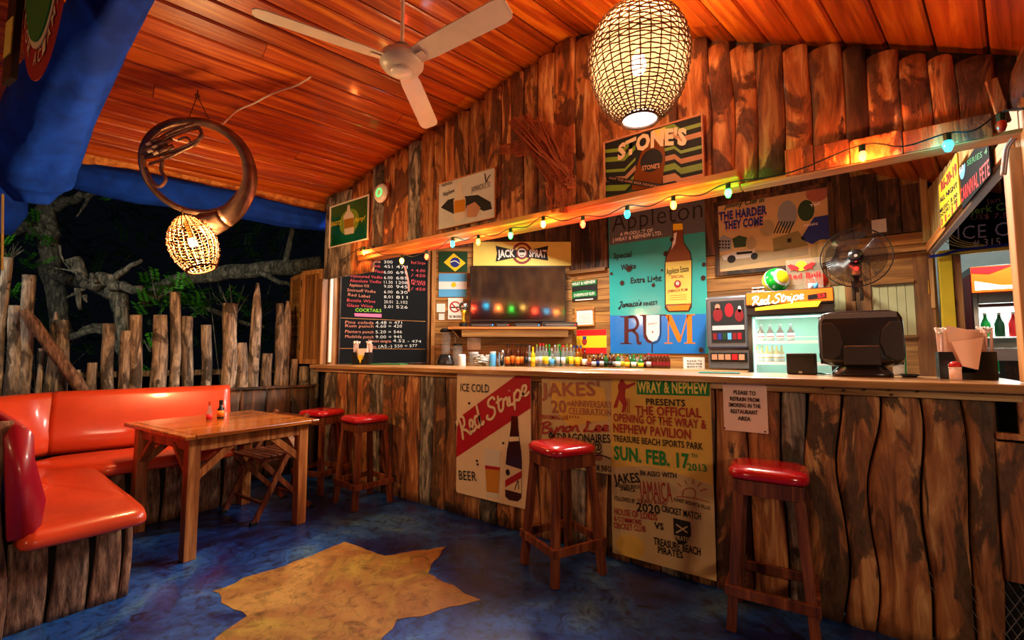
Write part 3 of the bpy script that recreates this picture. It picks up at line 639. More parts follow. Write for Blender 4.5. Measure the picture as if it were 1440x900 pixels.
s.poly([(853, 247), (853, 255), (935, 268), (935, 260)], 'black', 4, 'lower_band'); s.t('NOT THE SAME BEER DRINKING', (857, 252), (928, 265), 3, 'poster_pink', 5)

# round wireless puck
o = thing('wall_disc', 'round white wall fixture with a glowing green ring', 'wall fixture', (-3.396, 2.60, 2.685))
MB().lathe([(.085, 0), (.09, .012), (.08, .03), (.05, .036), (0.001, .037)], 28, M=Matrix.Rotation(R(90), 4, 'X')).build('cover', 'white_gloss', o, smooth=True)
rg = MB(); rg.tube([(.036 * math.cos(a), -.0385, .036 * math.sin(a)) for a in [k * 2 * math.pi / 24 for k in range(24)]], .0035, 6, closed=True); rg.build('light_ring', 'led_green', o)
# ================================================================ STOOLS
def sq_loop(w, d, z, n=32, e=5.0, cx=0, cy=0):
    lp = []
    for k in range(n):
        a = 2 * math.pi * k / n + math.pi / n; c, s_ = math.cos(a), math.sin(a)
        r = (abs(c) ** e + abs(s_) ** e) ** (-1 / e); lp.append((cx + c * r * w / 2, cy + s_ * r * d / 2, z))
    return lp
st = thing('bar_stool', 'wooden bar stool with red vinyl seat, second from the left by the log bar', 'stool', (-3.25, 2.36, 0), R(-6), 'red topped bar stools')
MB().loft([sq_loop(.27, .27, .655), sq_loop(.315, .315, .66), sq_loop(.32, .32, .675), sq_loop(.315, .315, .69), sq_loop(.29, .29, .702), sq_loop(.22, .22, .709), sq_loop(.10, .10, .712), sq_loop(.01, .01, .713)]).build('seat_cushion', 'stool_vinyl', st, smooth=True)
ap = MB()
for sx in (-1, 1): ap.box((sx * .128, 0, .62), (.022, .27, .065)); ap.box((0, sx * .128, .62), (.234, .022, .065))
ap.build('seat_apron', 'stool_wood', st, bev=.003)
for a, b in ((-1, -1), (1, -1), (1, 1), (-1, 1)): MB().bar((a * .112, b * .112, .64), (a * .158, b * .158, 0), .04, .04).build('leg', 'stool_wood', st, bev=.004)
for k in range(4):
    g = MB(); rr = .168; h = .175
    if k % 2: g.box((rr * (k - 2), 0, h), (.02, .355, .045))
    else: g.box((0, rr * (k - 1), h), (.316, .02, .045))
    g.build('stretcher', 'stool_wood', st, bev=.003)
dup(st, (-3.88, 2.36, 0), R(14), 'wooden bar stool with red vinyl seat, farthest left beside the low plank wall')
dup(st, (-1.35, 2.32, 0), R(-25), 'middle bar stool with red vinyl seat in front of the posters')
dup(st, (-.315, 2.42, 0), R(4), 'nearest bar stool with red vinyl seat, at the right below the notice', scale=(1.0, .92, 1))

# ================================================================ TABLE
tb_ = thing('dining_table', 'square varnished wooden table with diagonal leg braces beside the red booth', 'table', (-3.595, 1.435, 0), R(3))
for i, (a, b) in enumerate(((-.48, -.17), (-.168, .15), (.152, .48))): MB().span(a, b, -.37, .37, .712, .736).build('top_board', 'table_wood', tb_, bev=.004)
for s_ in (-1, 1): MB().span(-.48, .48, min(s_ * .372, s_ * .43), max(s_ * .372, s_ * .43), .711, .736).build('end_board', 'table_wood', tb_, bev=.006)
for a, b in ((-1, -1), (1, -1), (1, 1), (-1, 1)):
    MB().span(a * .385 - .034, a * .385 + .034, b * .35 - .034, b * .35 + .034, 0, .71).build('leg', 'table_leg_wood', tb_, bev=.004)
    MB().bar((a * .385, b * .33, .47), (a * .385, b * .11, .655), .03, .045).build('brace', 'table_leg_wood', tb_, bev=.003)
    MB().bar((a * .38, b * .35, .47), (a * .16, b * .35, .655), .03, .045, up=(0, 1, 0)).build('brace', 'table_leg_wood', tb_, bev=.003)
for s_ in (-1, 1):
    MB().span(-.365, .365, s_ * .35 - .012, s_ * .35 + .012, .63, .709).build('apron', 'table_leg_wood', tb_, bev=.002)
    MB().span(s_ * .40 - .012, s_ * .40 + .012, -.315, .315, .63, .709).build('apron', 'table_leg_wood', tb_, bev=.002)
# sauce bottles
def bottle(name, label, cat, loc, prof, body, cap, labm, h0, h1, r, capz, capr, group=None, caph=.03, n=14, rz=0):
    t = thing(name, label, cat, loc, rz, group)
    MB().lathe(prof, n).build('glass_body', body, t, smooth=True)
    MB().lathe([(r + .0006, h0), (r + .0006, h1)], n).build('label', labm, t, smooth=True)
    MB().lathe([(capr, capz), (capr, capz + caph), (capr * .8, capz + caph + .002)], 10).build('cap', cap, t)
    return t
p = atZ(294, 591, .737); bottle('hot_sauce_bottle', 'small clear sauce bottle with red contents on the wooden table', 'bottle', (p.x, p.y, .737), [(.016, 0), (.018, .004), (.018, .05), (.008, .085), (.007, .105)], 'bottle_clear', 'red_vinyl', 'bright_red', .004, .045, .018, .105, .008)
p = atZ(310, 588, .737); bottle('dark_sauce_bottle', 'small dark sauce bottle with orange label on the wooden table', 'bottle', (p.x, p.y, .737), [(.021, 0), (.023, .004), (.023, .065), (.012, .082), (.011, .10)], 'black_plastic', 'black', 'orange', .012, .058, .023, .10, .0125)

# folding chair pushed under the table
ch = thing('folding_chair', 'slatted wooden folding chair pushed under the far side of the table', 'chair', (-3.67, 1.80, 0), R(2))
for s_ in (-1, 1):
    MB().bar((s_ * .225, -.22, .0), (s_ * .225, .165, .74), .022, .036).build('leg', 'stool_wood', ch, bev=.003)
    MB().bar((s_ * .195, .24, .0), (s_ * .195, -.16, .42), .022, .036).build('leg', 'stool_wood', ch, bev=.003)
    MB().bar((s_ * .168, -.18, .43), (s_ * .168, .16, .425), .022, .03).build('seat_rail', 'stool_wood', ch, bev=.002)
for k in range(7): MB().span(-.2, .2, -.19 + k * .05, -.15 + k * .05, .446, .458).build('seat_slat', 'stool_wood', ch, bev=.002)
for z_, y_ in ((.70, .155), (.60, .105)): MB().box((0, y_, z_), (.43, .014, .055), M=Matrix.Rotation(R(-27), 4, 'X')).build('back_slat', 'stool_wood', ch, bev=.003)
MB().bar((-.2, -.15, .13), (.2, -.15, .13), .018, .018).build('stretcher', 'stool_wood', ch); MB().bar((-.18, .17, .10), (.18, .17, .10), .018, .018).build('stretcher', 'stool_wood', ch)
for q in ((-.225, -.22), (.225, -.22), (-.195, .24), (.195, .24)): MB().box((q[0], q[1], .012), (.03, .045, .024)).build('rubber_foot', 'black', ch, bev=.003)

# ================================================================ BOOTH
bo = thing('corner_booth', 'L-shaped corner booth with orange-red vinyl cushions on a bark-board base', 'booth')
def seatpad(poly, name):
    m = MB(); n = len(poly); c = (sum(p[0] for p in poly) / n, sum(p[1] for p in poly) / n)
    big = []                                   # resample outline
    for i in range(n):
        a, b = Vector(poly[i]), Vector(poly[(i + 1) % n])
        for k in range(8): big.append(a + (b - a) * k / 8)
    def ring(s_, z):
        out = []
        for p in big:
            d = Vector(c) - p; out.append((p.x + d.x * s_, p.y + d.y * s_, z + .006 * N1(p.x * 5, p.y * 5, z * 9)))
        return out
    m.loft([ring(.05, .375), ring(.0, .385), ring(-.012, .41), ring(0, .44), ring(.045, .458), ring(.14, .468), ring(.35, .472), ring(.7, .474), ring(.98, .474)])
    o = m.build(name, 'red_vinyl', bo, smooth=True); sb = o.modifiers.new('s', 'SUBSURF'); sb.levels = sb.render_levels = 1; return o
seatpad([(-4.055, .87), (-4.02, 1.70), (-4.50, 1.80), (-4.76, .72), (-4.58, .52)], 'seat_cushion')
seatpad([(-2.80, .80), (-4.05, .86), (-4.57, .51), (-4.2, .36), (-2.80, .36)], 'seat_cushion')
def backpad(path, z0, z1, thick, rec, mat='red_vinyl'):
    loops = []; P = smoothpath([(a, b, 0) for a, b in path], 5)
    for i, p in enumerate(P):
        t = (P[min(i + 1, len(P) - 1)] - P[max(i - 1, 0)]).normalized(); n = Vector((-t.y, t.x, 0))   # towards the back
        en = .8 if i in (0, len(P) - 1) else 1; h = z1 - z0; w_ = .006 * N1(p.x * 4, p.y * 4, 2)
        sec = [(.02, z0), (-.012, z0 + .04), (-.02 + w_, z0 + h * .3), (.01 * en + rec * .55 + w_, z0 + h * .7), (rec + .0, z1 - .05), (rec + .02, z1 - .015), (rec + .055, z1 * 1.0), (rec + thick - .02, z1 - .01), (rec + thick, z1 - .05), (thick, z0)]
        loops.append([tuple(p + n * d + Vector((0, 0, z))) for d, z in sec])
    o = MB().loft(loops).build('back_cushion', mat, bo, smooth=True); return o
backpad([(-4.49, 1.84), (-4.60, 1.4), (-4.70, .98), (-4.765, .72)][::-1], .462, .925, .12, .08) 
backpad([(-4.775, .79), (-4.75, .68), (-4.66, .57), (-4.56, .49), (-4.45, .435)][::-1], .462, .92, .11, .08)
backpad([(-4.48, .435), (-3.9, .43), (-3.3, .425), (-2.83, .415)][::-1], .44, .915, .085, .03, 'red_vinyl_side')
# bark boards of the base
ends = [(.345, .475), (.49, .615), (.628, .735), (.74, .775)]
for i, (a, b) in enumerate(ends):
    o = slab(bo, -(b - a) / 2, (b - a) / 2, -(b - a) / 2 + (.01 if i else 0), (b - a) / 2, 0, .385, 0, .018, 'bark_board', 200 + i, nz=9, name='bark_board', wob=.012, back=.012)
    o.location = (-2.985, (a + b) / 2, 0); o.rotation_euler = (0, 0, R(90))
y_ = .84
i = 0
while y_ < 1.66:
    o = slab(bo, -.09, .09, -.085, .085, 0, .385, 0, .018, 'bark_board', 220 + i, nz=8, name='bark_board', wob=.014, back=.012)
    o.location = (-4.09 + .05 * (y_ - .84), y_ + .09, 0); o.rotation_euler = (0, 0, R(90)); y_ += .196; i += 1
MB().prism([(-3.01, .78), (-4.12, .84), (-4.08, 1.64), (-4.6, 1.7), (-4.9, .6), (-4.6, .36), (-3.01, .34)], 0.0, .37).build('base_frame', 'gap_dark', bo)
o = slab(bo, -.07, .07, -.065, .05, 0, .925, 0, .03, 'bark_board', 240, nz=14, name='bark_board', wob=.02, back=.02); o.location = (-2.93, .275, 0); o.rotation_euler = (0, 0, R(90))
for i in range(8):
    slab(bo, -3.02 - i * .2, -2.83 - i * .2, -3.02 - i * .2, -2.83 - i * .2, 0, .90, .24, .02, 'bark_board', 250 + i, nz=8, name='bark_board', wob=.01, back=.02)

# ================================================================ LOW PLANK WALL
lw = thing('low_plank_wall', 'low dark plank wall between the booth and the bar, below the stick fence', 'wall')
O_ = Vector((-4.53, 2.70)); a0 = -2.42
x = a0; i = 0
while x < -.06:
    ww = min(rnd.uniform(.17, .26), -.02 - x); c = O_ + Vector((DV.x, DV.y)) * (x + ww / 2)
    o = slab(lw, -ww / 2 + .006, ww / 2 - .006, -ww / 2 + .006, ww / 2 - .006, 0, .865, 0, .012, 'dark_board', 300 + i, nz=6, name='plank', wob=.008, back=.012)
    o.location = (c.x, c.y, 0); o.rotation_euler = (0, 0, R(90) - PH); x += ww; i += 1
c = O_ + Vector((DV.x, DV.y)) * (a0 / 2)
o = MB().box((0, 0, 0), (-a0, .05, .022)).build('top_rail', 'dark_board', lw, loc=(c.x, c.y, .878), rot=(0, 0, R(90) - PH))

# ================================================================ STICK FENCE
fe = thing('stick_fence', 'rustic fence of uneven upright grey logs behind the booth', 'fence')
FA, FC = Vector((-5.3, .3)), Vector((-4.75, 3.0)); fr = Frame(FA.x, FA.y, math.degrees(math.atan2(FC.y - FA.y, FC.x - FA.x)))
poles = [(8, 362, 15, -8, 0), (24, 430, 22, -8, 0), (40, 387, 20, 3, 0), (79, 438, 15, -13, 1), (88, 450, 22, 6, 0), (129, 510, 15, 4, 0), (153, 455, 19, 0, 0), (177, 465, 16, 0, 0), (191, 443, 21, 7, 0), (227, 443, 22, 0, 0), (248, 411, 15, 3, 0), (264, 445, 17, 6, 0), (291, 457, 15, 0, 0), (325, 427, 21, -5, 0), (340, 482, 17, 0, 0), (363, 398, 15, -6, 1), (376, 497, 15, -3, 0), (395, 427, 12, -5, 0), (403, 423, 12, -3, 1), (414, 505, 10, -3, 0), (429, 515, 14, -2, 0), (443, 515, 14, 0, 0), (57, 490, 10, 0, 0), (110, 520, 10, 0, 0)]
for i, (px_, py_, wp, lean, pt) in enumerate(poles):
    u, zt = fr.hit(px_, py_); u0, _ = fr.hit(px_ - wp / 2, py_); u1, _ = fr.hit(px_ + wp / 2, py_); ub_, _ = fr.hit(px_ + lean, 545)
    r0 = (u1 - u0) / 2 * 1.0; P = []; RR = []; k = 12
    for j in range(k + 1):
        t = j / k; q = fr.pos(ub_ + (u - ub_) * t, zt * t); q += Vector((.02 * N1(t * 2.5, i * 4.3), .02 * N1(t * 2.5, i * 4.3, 7), 0)); P.append(q)
        RR.append(r0 * (1.12 - .12 * t) * (1 + .16 * N1(t * 4, i * 2.7, 3)))
    if pt: RR[-1] *= .25; RR[-2] *= .75
    m = MB().tube(P, RR, 9); 
    m.v = [(x_ + .012 * N1(x_ * 9, y_2 * 9, z_ * 3 + i), y_2 + .012 * N1(x_ * 9, y_2 * 9 + 5, z_ * 3), z_) for x_, y_2, z_ in m.v]
    m.build('log', 'log_grey', fe, smooth=True)
q0 = fr.pos(*fr.hit(35, 437), off=.12); q1 = fr.pos(*fr.hit(120, 552), off=.12)
MB().tube([q0 + (q1 - q0) * k / 6 + Vector((0, .01 * N1(k), .01 * N1(k, 5))) for k in range(7)], [.03, .045, .04, .045, .042, .048, .045], 8).build('leaning_log', 'bark_board', fe, smooth=True)
MB().bar(fr.pos(0, 1.03, -.09), fr.pos(2.7, 1.03, -.09), .04, .05).build('rail', 'log_grey', fe)

# ================================================================ SHUTTER
sh = thing('folding_shutter', 'open folding wooden shutter left of the chalkboard', 'shutter')
def leaf(p, q, z0, z1, slats):
    p, q = Vector(p), Vector(q); L = (q - p).length; a = math.atan2(q.y - p.y, q.x - p.x); f = Vector((p.x, p.y, 0)); rot = (0, 0, a)
    lf = MB().span(0, .045, -.018, .018, z0, z1).span(L - .045, L, -.018, .018, z0, z1).span(.045, L - .045, -.018, .018, z0, z0 + .05).span(.045, L - .045, -.018, .018, z1 - .05, z1).build('shutter_leaf', 'beam_wood_z', sh, bev=.003, loc=f, rot=rot)
    if slats:
        n = 7; hh = (z1 - z0 - .10) / n
        for k in range(n): MB().span(.047, L - .047, -.008, .008, z0 + .05 + k * hh + .002, z0 + .05 + (k + 1) * hh - .002).build('slat', 'inner_wood', lf, bev=.002)
    else:
        n = 3; ww = (L - .09) / n
        for k in range(n): MB().span(.045 + k * ww + .002, .045 + (k + 1) * ww - .002, -.01, .01, z0 + .05, z1 - .05).build('slat', 'inner_wood_z', lf, bev=.002)
    return lf
leaf((-5.22, 2.74), (-4.83, 2.66), 1.10, 2.10, True); leaf((-4.82, 2.66), (-4.50, 2.70), 1.10, 2.12, False)
for z_ in (1.25, 1.6, 1.95): MB().lathe([(.008, 0), (.008, .07)], 8, (-4.825, 2.645, z_)).build('hinge', 'rust', sh)
cp = thing('corner_post', 'upright timber corner post at the left end of the bar opening', 'post')
MB().span(-4.49, -4.41, 2.64, 2.712, 1.10, 2.0).build('timber', 'inner_wood_z', cp, bev=.004); MB().span(-4.40, -4.385, 2.72, 2.75, 1.12, 2.02).build('white_edge', 'white', cp)

# ================================================================ CEILING FAN
FZ = 2.8; q = atZ(565, 90, FZ)
fn = thing('ceiling_fan', 'white three-blade ceiling fan on a rod under the orange ceiling', 'ceiling fan', (q.x, q.y, 0))
zt = zc(q.x, q.y) - .02
MB().lathe([(.011, FZ + .09), (.011, zt)], 10).build('rod', 'fan_white', fn)
MB().lathe([(.055, zt - .05), (.06, zt - .02), (.06, zt)], 16).build('ceiling_canopy', 'fan_white', fn, smooth=True)
MB().lathe([(.02, FZ + .115), (.045, FZ + .10), (.05, FZ + .06)], 18).build('rod_cover', 'grey_plastic', fn, smooth=True)
MB().lathe([(.06, FZ - .045), (.10, FZ - .03), (.118, FZ - .005), (.12, FZ + .015), (.11, FZ + .04), (.06, FZ + .06)], 32).build('motor_housing', 'fan_white', fn, smooth=True)
MB().lathe([(.001, FZ - .062), (.05, FZ - .06), (.062, FZ - .052), (.063, FZ - .045)], 28).build('hub_cap', 'white_gloss', fn, smooth=True)
for a in (-112, 2, 124):
    L = .72; prof = [(.10, .045), (.2, .055), (.45, .058), (.66, .06), (.70, .05), (.715, .03)]
    vs = []; 
    for x_, h in prof: vs += [(x_, h, .0), (x_, -h * 1.05, .012)]
    m = MB(); top_ = [(x_, y2, z_ + .006) for x_, y2, z_ in vs]; m.v = vs + top_; n = len(vs)
    for k in range(0, n - 2, 2): m.f += [(k, k + 2, k + 3, k + 1), (n + k, n + k + 1, n + k + 3, n + k + 2), (k, n + k, n + k + 2, k + 2), (k + 1, k + 3, n + k + 3, n + k + 1)]
    m.f += [(0, 1, n + 1, n), (n - 2, 2 * n - 2, 2 * n - 1, n - 1)]
    b_ = m.build('blade', 'fan_white', fn, loc=(0, 0, FZ), rot=(R(-8), 0, R(a)))
    MB().span(.07, .17, -.018, .018, -.004, -.0005).build('blade_bracket', 'fan_white', b_)

# ================================================================ WOVEN LAMPS
def woven(parent, prof, nr, nv, rr, rv, mat1, mat2, M=None):
    """prof: list (r,z); nr weft rings woven round nv ribs"""
    P = smoothpath([(r, 0, z) for r, z in prof], 8); M = M or Matrix.Identity(4)
    def at(t): f = t * (len(P) - 1); i = min(int(f), len(P) - 2); return P[i].lerp(P[i + 1], f - i)
    m = MB()
    for k in range(nv):
        a = 2 * math.pi * k / nv; m.tube([M @ Vector((at(t / 14).x * math.cos(a), at(t / 14).x * math.sin(a), at(t / 14).z)) for t in range(15)], rv, 4)
    m.build('shade_rib', mat2, parent, kind='stuff')
    m = MB(); ns = nv * 3
    for k in range(nr):
        p = at((k + .5) / nr); pts = []
        for j in range(ns):
            a = 2 * math.pi * j / ns; off = rv * 1.5 * math.cos(math.pi * (j / 3) + math.pi * k)
            pts.append(M @ Vector(((p.x + off) * math.cos(a), (p.x + off) * math.sin(a), p.z + .0016 * math.sin(j * 1.7 + k * 2.1))))
        m.tube(pts, rr * (1 + .25 * N1(k * 1.7)), 4, closed=True)
    m.build('woven_shade', mat1, parent, kind='stuff')
    for r, z in (prof[0], prof[-1]):
        g = MB(); g.tube([M @ Vector((r * math.cos(2 * math.pi * j / 32), r * math.sin(2 * math.pi * j / 32), z)) for j in range(32)], rv * 1.8, 6, closed=True); g.build('rim_ring', mat2, parent)
q = atD(898, 92, 2.2)
pl = thing('pendant_lamp', 'large egg-shaped woven wicker pendant lamp glowing white, hung near the ridge', 'lamp', q)
woven(pl, [(.085, -.275), (.15, -.22), (.20, -.14), (.232, -.02), (.235, .07), (.205, .17), (.14, .245), (.06, .275)], 44, 32, .0038, .0032, 'wicker', 'wicker_dark')
MB().lathe([(.001, .05), (.028, .04), (.036, .0), (.028, -.035), (.001, -.045)], 16).build('light_bulb', 'lamp_core', pl, smooth=True)
m = MB(); pr_ = smoothpath([(r * .965, 0, z * .97) for r, z in [(.085, -.275), (.15, -.22), (.20, -.14), (.232, -.02), (.235, .07), (.205, .17), (.14, .245), (.06, .275)]], 4)
m.lathe([(p.x, p.z) for p in pr_], 32); m.f = m.f[:-2]; m.build('glow_liner', 'glow_shell', pl, smooth=True)  # shell added inside the weave so the gaps glow white
MB().lathe([(.08, -.268), (.082, -.262)], 24).build('bottom_diffuser', 'lamp_glow', pl)
MB().lathe([(.012, .05), (.012, .27)], 8).build('bulb_holder', 'black_plastic', pl)
ztop = zc(q.x, q.y) - q.z - .02; kz = .285
while kz < ztop - .02:
    MB().tube([(0, .009 * math.cos(a), kz + .02 + .02 * math.sin(a)) if int(kz * 100) % 2 else (.009 * math.cos(a), 0, kz + .02 + .02 * math.sin(a)) for a in [i * math.pi / 5 for i in range(10)]], .0028, 5, closed=True).build('chain_link', 'brass', pl); kz += .031
MB().lathe([(.006, ztop - .03), (.02, ztop)], 10).build('ceiling_hook', 'brass', pl)
lamp('pendant_light', 'POINT', (0, 0, 0), 34, (1, .60, .32), .05, parent=pl); lamp('added_uplight', 'AREA', (0, 0, .06), 34, (1, .58, .30), .12, (R(180), 0, 0), parent=pl)  # upward area light added inside the shade to brighten the ceiling

# sousaphone ring and its lamp
D0 = 3.15
so = thing('sousaphone', 'old rusty coiled sousaphone hung from the ceiling on a wire', 'instrument')
path = [(290, 318, 17, 0), (312, 309, 14, 0), (334, 293, 11.5, 0), (350, 262, 10, 0), (350, 232, 8.5, .0), (338, 204, 7.5, 0), (316, 184, 6.5, 0), (290, 173, 6, .02), (264, 171, 6, .04), (238, 175, 6, .06), (214, 189, 5.5, .08), (201, 212, 5, .09), (202, 240, 4.5, .08), (214, 264, 4, .06), (236, 284, 4, .04), (262, 296, 4, .02), (290, 299, 4, 0), (318, 291, 4, -.02), (338, 270, 4, -.03)]
P = smoothpath([atD(a, b, D0 - c) for a, b, r, c in path], 5); rr = smoothpath([(r, 0, 0) for a, b, r, c in path], 5)
MB().tube(P[6:], [max(.006, v.x * D0 / FPX) for v in rr[6:]], 12).build('main_coil', 'brass_tube', so, smooth=True)
MB().tube(P[:7] , [(v.x + (2 if i == 0 else 0)) * D0 / FPX for i, v in enumerate(rr[:7])], 14).build('bell_end', 'brass_tube', so, smooth=True)
def wt(pts, r, name, mat='brass_tube', d=D0 - .12, k=4, par=so): return MB().tube(smoothpath([atD(a, b, d) for a, b in pts], k), r, 8).build(name, mat, par, smooth=True)
wt([(199, 218), (240, 192), (276, 180), (283, 186), (280, 196), (246, 212), (204, 222)], .012, 'valve_tube')
wt([(206, 208), (240, 186), (272, 174)], .012, 'valve_tube', d=D0 - .1); wt([(210, 231), (240, 220), (256, 212), (276, 202), (282, 190)], .010, 'valve_tube')
wt([(229, 226), (227, 240), (233, 252), (225, 262), (214, 256), (205, 236)], .012, 'lead_pipe')
for p in ((212, 201), (221, 205), (214, 211), (222, 214)):
    a = atD(p[0], p[1], D0 - .16); b = atD(p[0] + 22, p[1] - 9, D0 - .12); MB().tube([a, b], .014, 10).build('valve_casing', 'brass_tube', so, smooth=True); MB().tube([a + (a - b).normalized() * .03, a], .009, 10).build('valve_cap', 'wood_tan' if 'wood_tan' in MT else 'cream', so)
wt([(196, 220), (212, 216), (232, 218)], .012, 'valve_tube'); wt([(250, 197), (262, 193), (268, 200), (262, 206)], .007, 'valve_tube')
hk = atD(277, 142, 3.17); hz = zc(hk.x, hk.y)
wr_ = MB(); tp = Vector((hk.x, hk.y, hz - .06)); wr_.tube([tp, atD(265, 168, D0)], .003, 5); wr_.tube([tp, atD(296, 173, D0)], .003, 5); wr_.tube([tp, (hk.x, hk.y, hz - .02)], .004, 5)
wr_.tube([tp + Vector((0, .012 * math.cos(a), .012 * math.sin(a))) for a in [i * math.pi / 6 for i in range(12)]], .0035, 5, closed=True); wr_.build('hanging_wire', 'rust', so)
# tilted basket lamp
qa, qb = atD(287, 306, 3.05), atD(255, 378, 3.02); ax = (qa - qb).normalized(); mid = (qa + qb) / 2
sd = ax.cross(Vector((0, 0, 1))).normalized(); MM = Matrix((sd, ax.cross(sd).normalized() * -1, ax)).transposed(); 
l2 = thing('basket_lamp', 'small woven basket lamp glowing yellow, tied below the sousaphone', 'lamp', mid); l2.rotation_euler = MM.to_euler()
H2 = (qa - qb).length
woven(l2, [(.085, -H2 * .5), (.125, -H2 * .28), (.142, -H2 * .02), (.12, H2 * .22), (.07, H2 * .42), (.022, H2 * .52)], 22, 22, .0030, .0042, 'wicker', 'wicker_dark')
MB().lathe([(.001, .035), (.02, .028), (.026, .0), (.02, -.025), (.001, -.032)], 14).build('light_bulb', 'lamp_core_warm', l2, smooth=True)
MB().lathe([(.010, .03), (.010, H2 * .55)], 8).build('bulb_holder', 'brass', l2)
g = MB(); g.tube([(0, 0, H2 * .5), (.02, .01, H2 * .62), (-.03, 0, H2 * .66), (.01, 0, H2 * .7)], .004, 5); g.build('tie_wire', 'brass', l2)
lamp('basket_light', 'POINT', (0, 0, .0), 75, (1, .64, .26), .06, parent=l2)
# white cable on the ceiling
cb = [(437, 108), (428, 114), (412, 122), (395, 127), (376, 135), (358, 145), (343, 151), (330, 158), (318, 170), (308, 179)]
pts = []
for i, (a, b) in enumerate(cb):
    r_ = ray(a, b); k = 3.0
    for _ in range(40):
        p = EYE + r_ * k; k += (zc(p.x, p.y) - .03 - p.z) * .9 / max(.2, r_.z + .1)
    pts.append(EYE + r_ * k if i < 8 else atD(a, b, D0 - .01 + .02 * (9 - i)))
MB().tube(smoothpath(pts, 4), .006, 6).build('cable', 'cable_white', None, smooth=True); o = COL.objects[-1]; tag(o, 'white cable stapled across the ceiling to the sousaphone', 'cable')
# ================================================================ PARTY LIGHTS
bulbs = [(512, 354, 'orange', 1), (565, 366, 'yellow', 1), (600, 360, 'red', 1), (636.5, 342, 'blue', 1), (672.5, 339, 'orange', 1), (718, 330, 'green', 1), (764, 314, 'yellow', 1), (819.5, 314, 'red', 1), (882, 300, 'blue', 1), (947, 287, 'orange', 1), (1024, 270, 'green', 1), (1213, 218, 'orange', 1), (1333, 203, 'blue', 1), (1408, 175, 'off', 0)]
BL = {'orange': (1, .22, .04), 'yellow': (1, .55, .12), 'red': (1, .06, .02), 'blue': (.02, .65, .9), 'green': (.1, 1, .12)}
wh = ['over the left edge of the chalkboard', 'over the middle of the chalkboard', 'over the right edge of the chalkboard', 'above the Brazilian flag', 'left of the yellow sign below the map poster', 'on the beam above the yellow sign', 'second above the yellow sign', 'between the television sign and the turquoise sign', 'above the turquoise sign, left', 'above the turquoise sign, right', 'above the framed film poster', 'on the beam above the wall fan', 'above the yellow price board', 'hanging unlit at the right end of the beam']
word = ['orange', 'yellow', 'red', 'blue', 'orange', 'green', 'bright yellow', 'red', 'blue', 'orange', 'green', 'orange', 'blue', 'red']
cordpts = []
for i, (a, b, c, lit) in enumerate(bulbs):
    q = atY(a, b, 2.535)
    t = thing('party_bulb', f'{word[i]} party bulb {wh[i]}', 'light bulb', q, 0, 'party bulbs along the beam')
    MB().lathe([(.001, -.032), (.010, -.027), (.0165, -.010), (.016, .004), (.010, .018)], 12).build('bulb_glass', 'bulb_' + c, t, smooth=True)
    MB().lathe([(.012, .014), (.013, .018), (.013, .042), (.008, .046)], 10).build('socket', 'dark_green', t)
    cordpts.append(q + Vector((0, 0, .048)))
    if lit: lamp('party_light', 'POINT', (0, 0, -.005), 12 if c in ('red', 'orange') else (3 if c == 'yellow' else 2), BL[c], .018, parent=t)
pp = [Vector((-3.95, 2.56, 2.12))]
for a, b in zip(cordpts[:-1], cordpts[1:]): pp += [a, (a + b) / 2 - Vector((0, 0, .03 + .01 * (b - a).length))]
pp += [cordpts[-1], atY(1440, 152, 2.4)]
MB().tube(smoothpath(pp, 4), .0035, 5).build('bulb_cord', 'cable_dark', None); o = COL.objects[-1]; tag(o, 'thin dark cord carrying the party bulbs along the beam', 'cord')

# ================================================================ FISHING NET
q = atY(760, 230, 2.56)
nt_ = thing('fishing_net', 'bunched brown fishing net nailed to the upper log wall', 'net', (0, 0, 0))
m = MB(); r_ = random.Random(4)
def netpatch(cor, nu, nv, seed):
    A, B, C_, D_ = [atY(*c, 2.565) for c in cor]
    g = lambda u, v: A.lerp(B, u).lerp(D_.lerp(C_, u), v) + Vector((.018 * N1(u * 5, v * 5, seed), .03 * N1(u * 6, v * 3, seed + 4) - .01, .018 * N1(u * 5, v * 5, seed + 8)))
    for i in range(nu + 1): m.tube([g(i / nu, j / 8) for j in range(9)], .0022, 3, cap=False)
    for j in range(nv + 1): m.tube([g(i / 8, j / nv) for i in range(9)], .0022, 3, cap=False)
netpatch([(715, 170), (745, 160), (800, 245), (775, 262)], 26, 30, 1); netpatch([(706, 205), (742, 196), (742, 222), (703, 216)], 22, 16, 2); netpatch([(738, 168), (806, 180), (806, 250), (775, 230)], 26, 26, 3)
netpatch([(745, 180), (762, 160), (804, 262), (796, 268)], 14, 40, 4); netpatch([(768, 262), (805, 252), (800, 300), (772, 298)], 14, 16, 5)
m.build('mesh_strands', 'net', nt_, kind='stuff')
m = MB()
for k in range(9):
    A = atY(722 + k * 6, 168 + abs(k - 4) * 3, 2.55); B = atY(800, 246 + k, 2.55); m.tube([A, A.lerp(B, .5) + Vector((.02 * r_.uniform(-1, 1), -.01, .02 * r_.uniform(-1, 1))), B], [.004, .006, .008], 5)
m.tube([atY(800, 246, 2.55), atY(797, 238, 2.54), atY(786, 226, 2.54)], [.008, .01, .006], 6)
for k in range(14): a = k * .9; m.tube([atY(803 + 6 * math.cos(a), 256 + 7 * math.sin(a * 1.3), 2.54), atY(801 + 7 * math.cos(a + 2), 257 + 7 * math.sin(a + 2), 2.535)], .006, 5)
m.build('gathered_cords', 'net', nt_, smooth=True, kind='stuff')

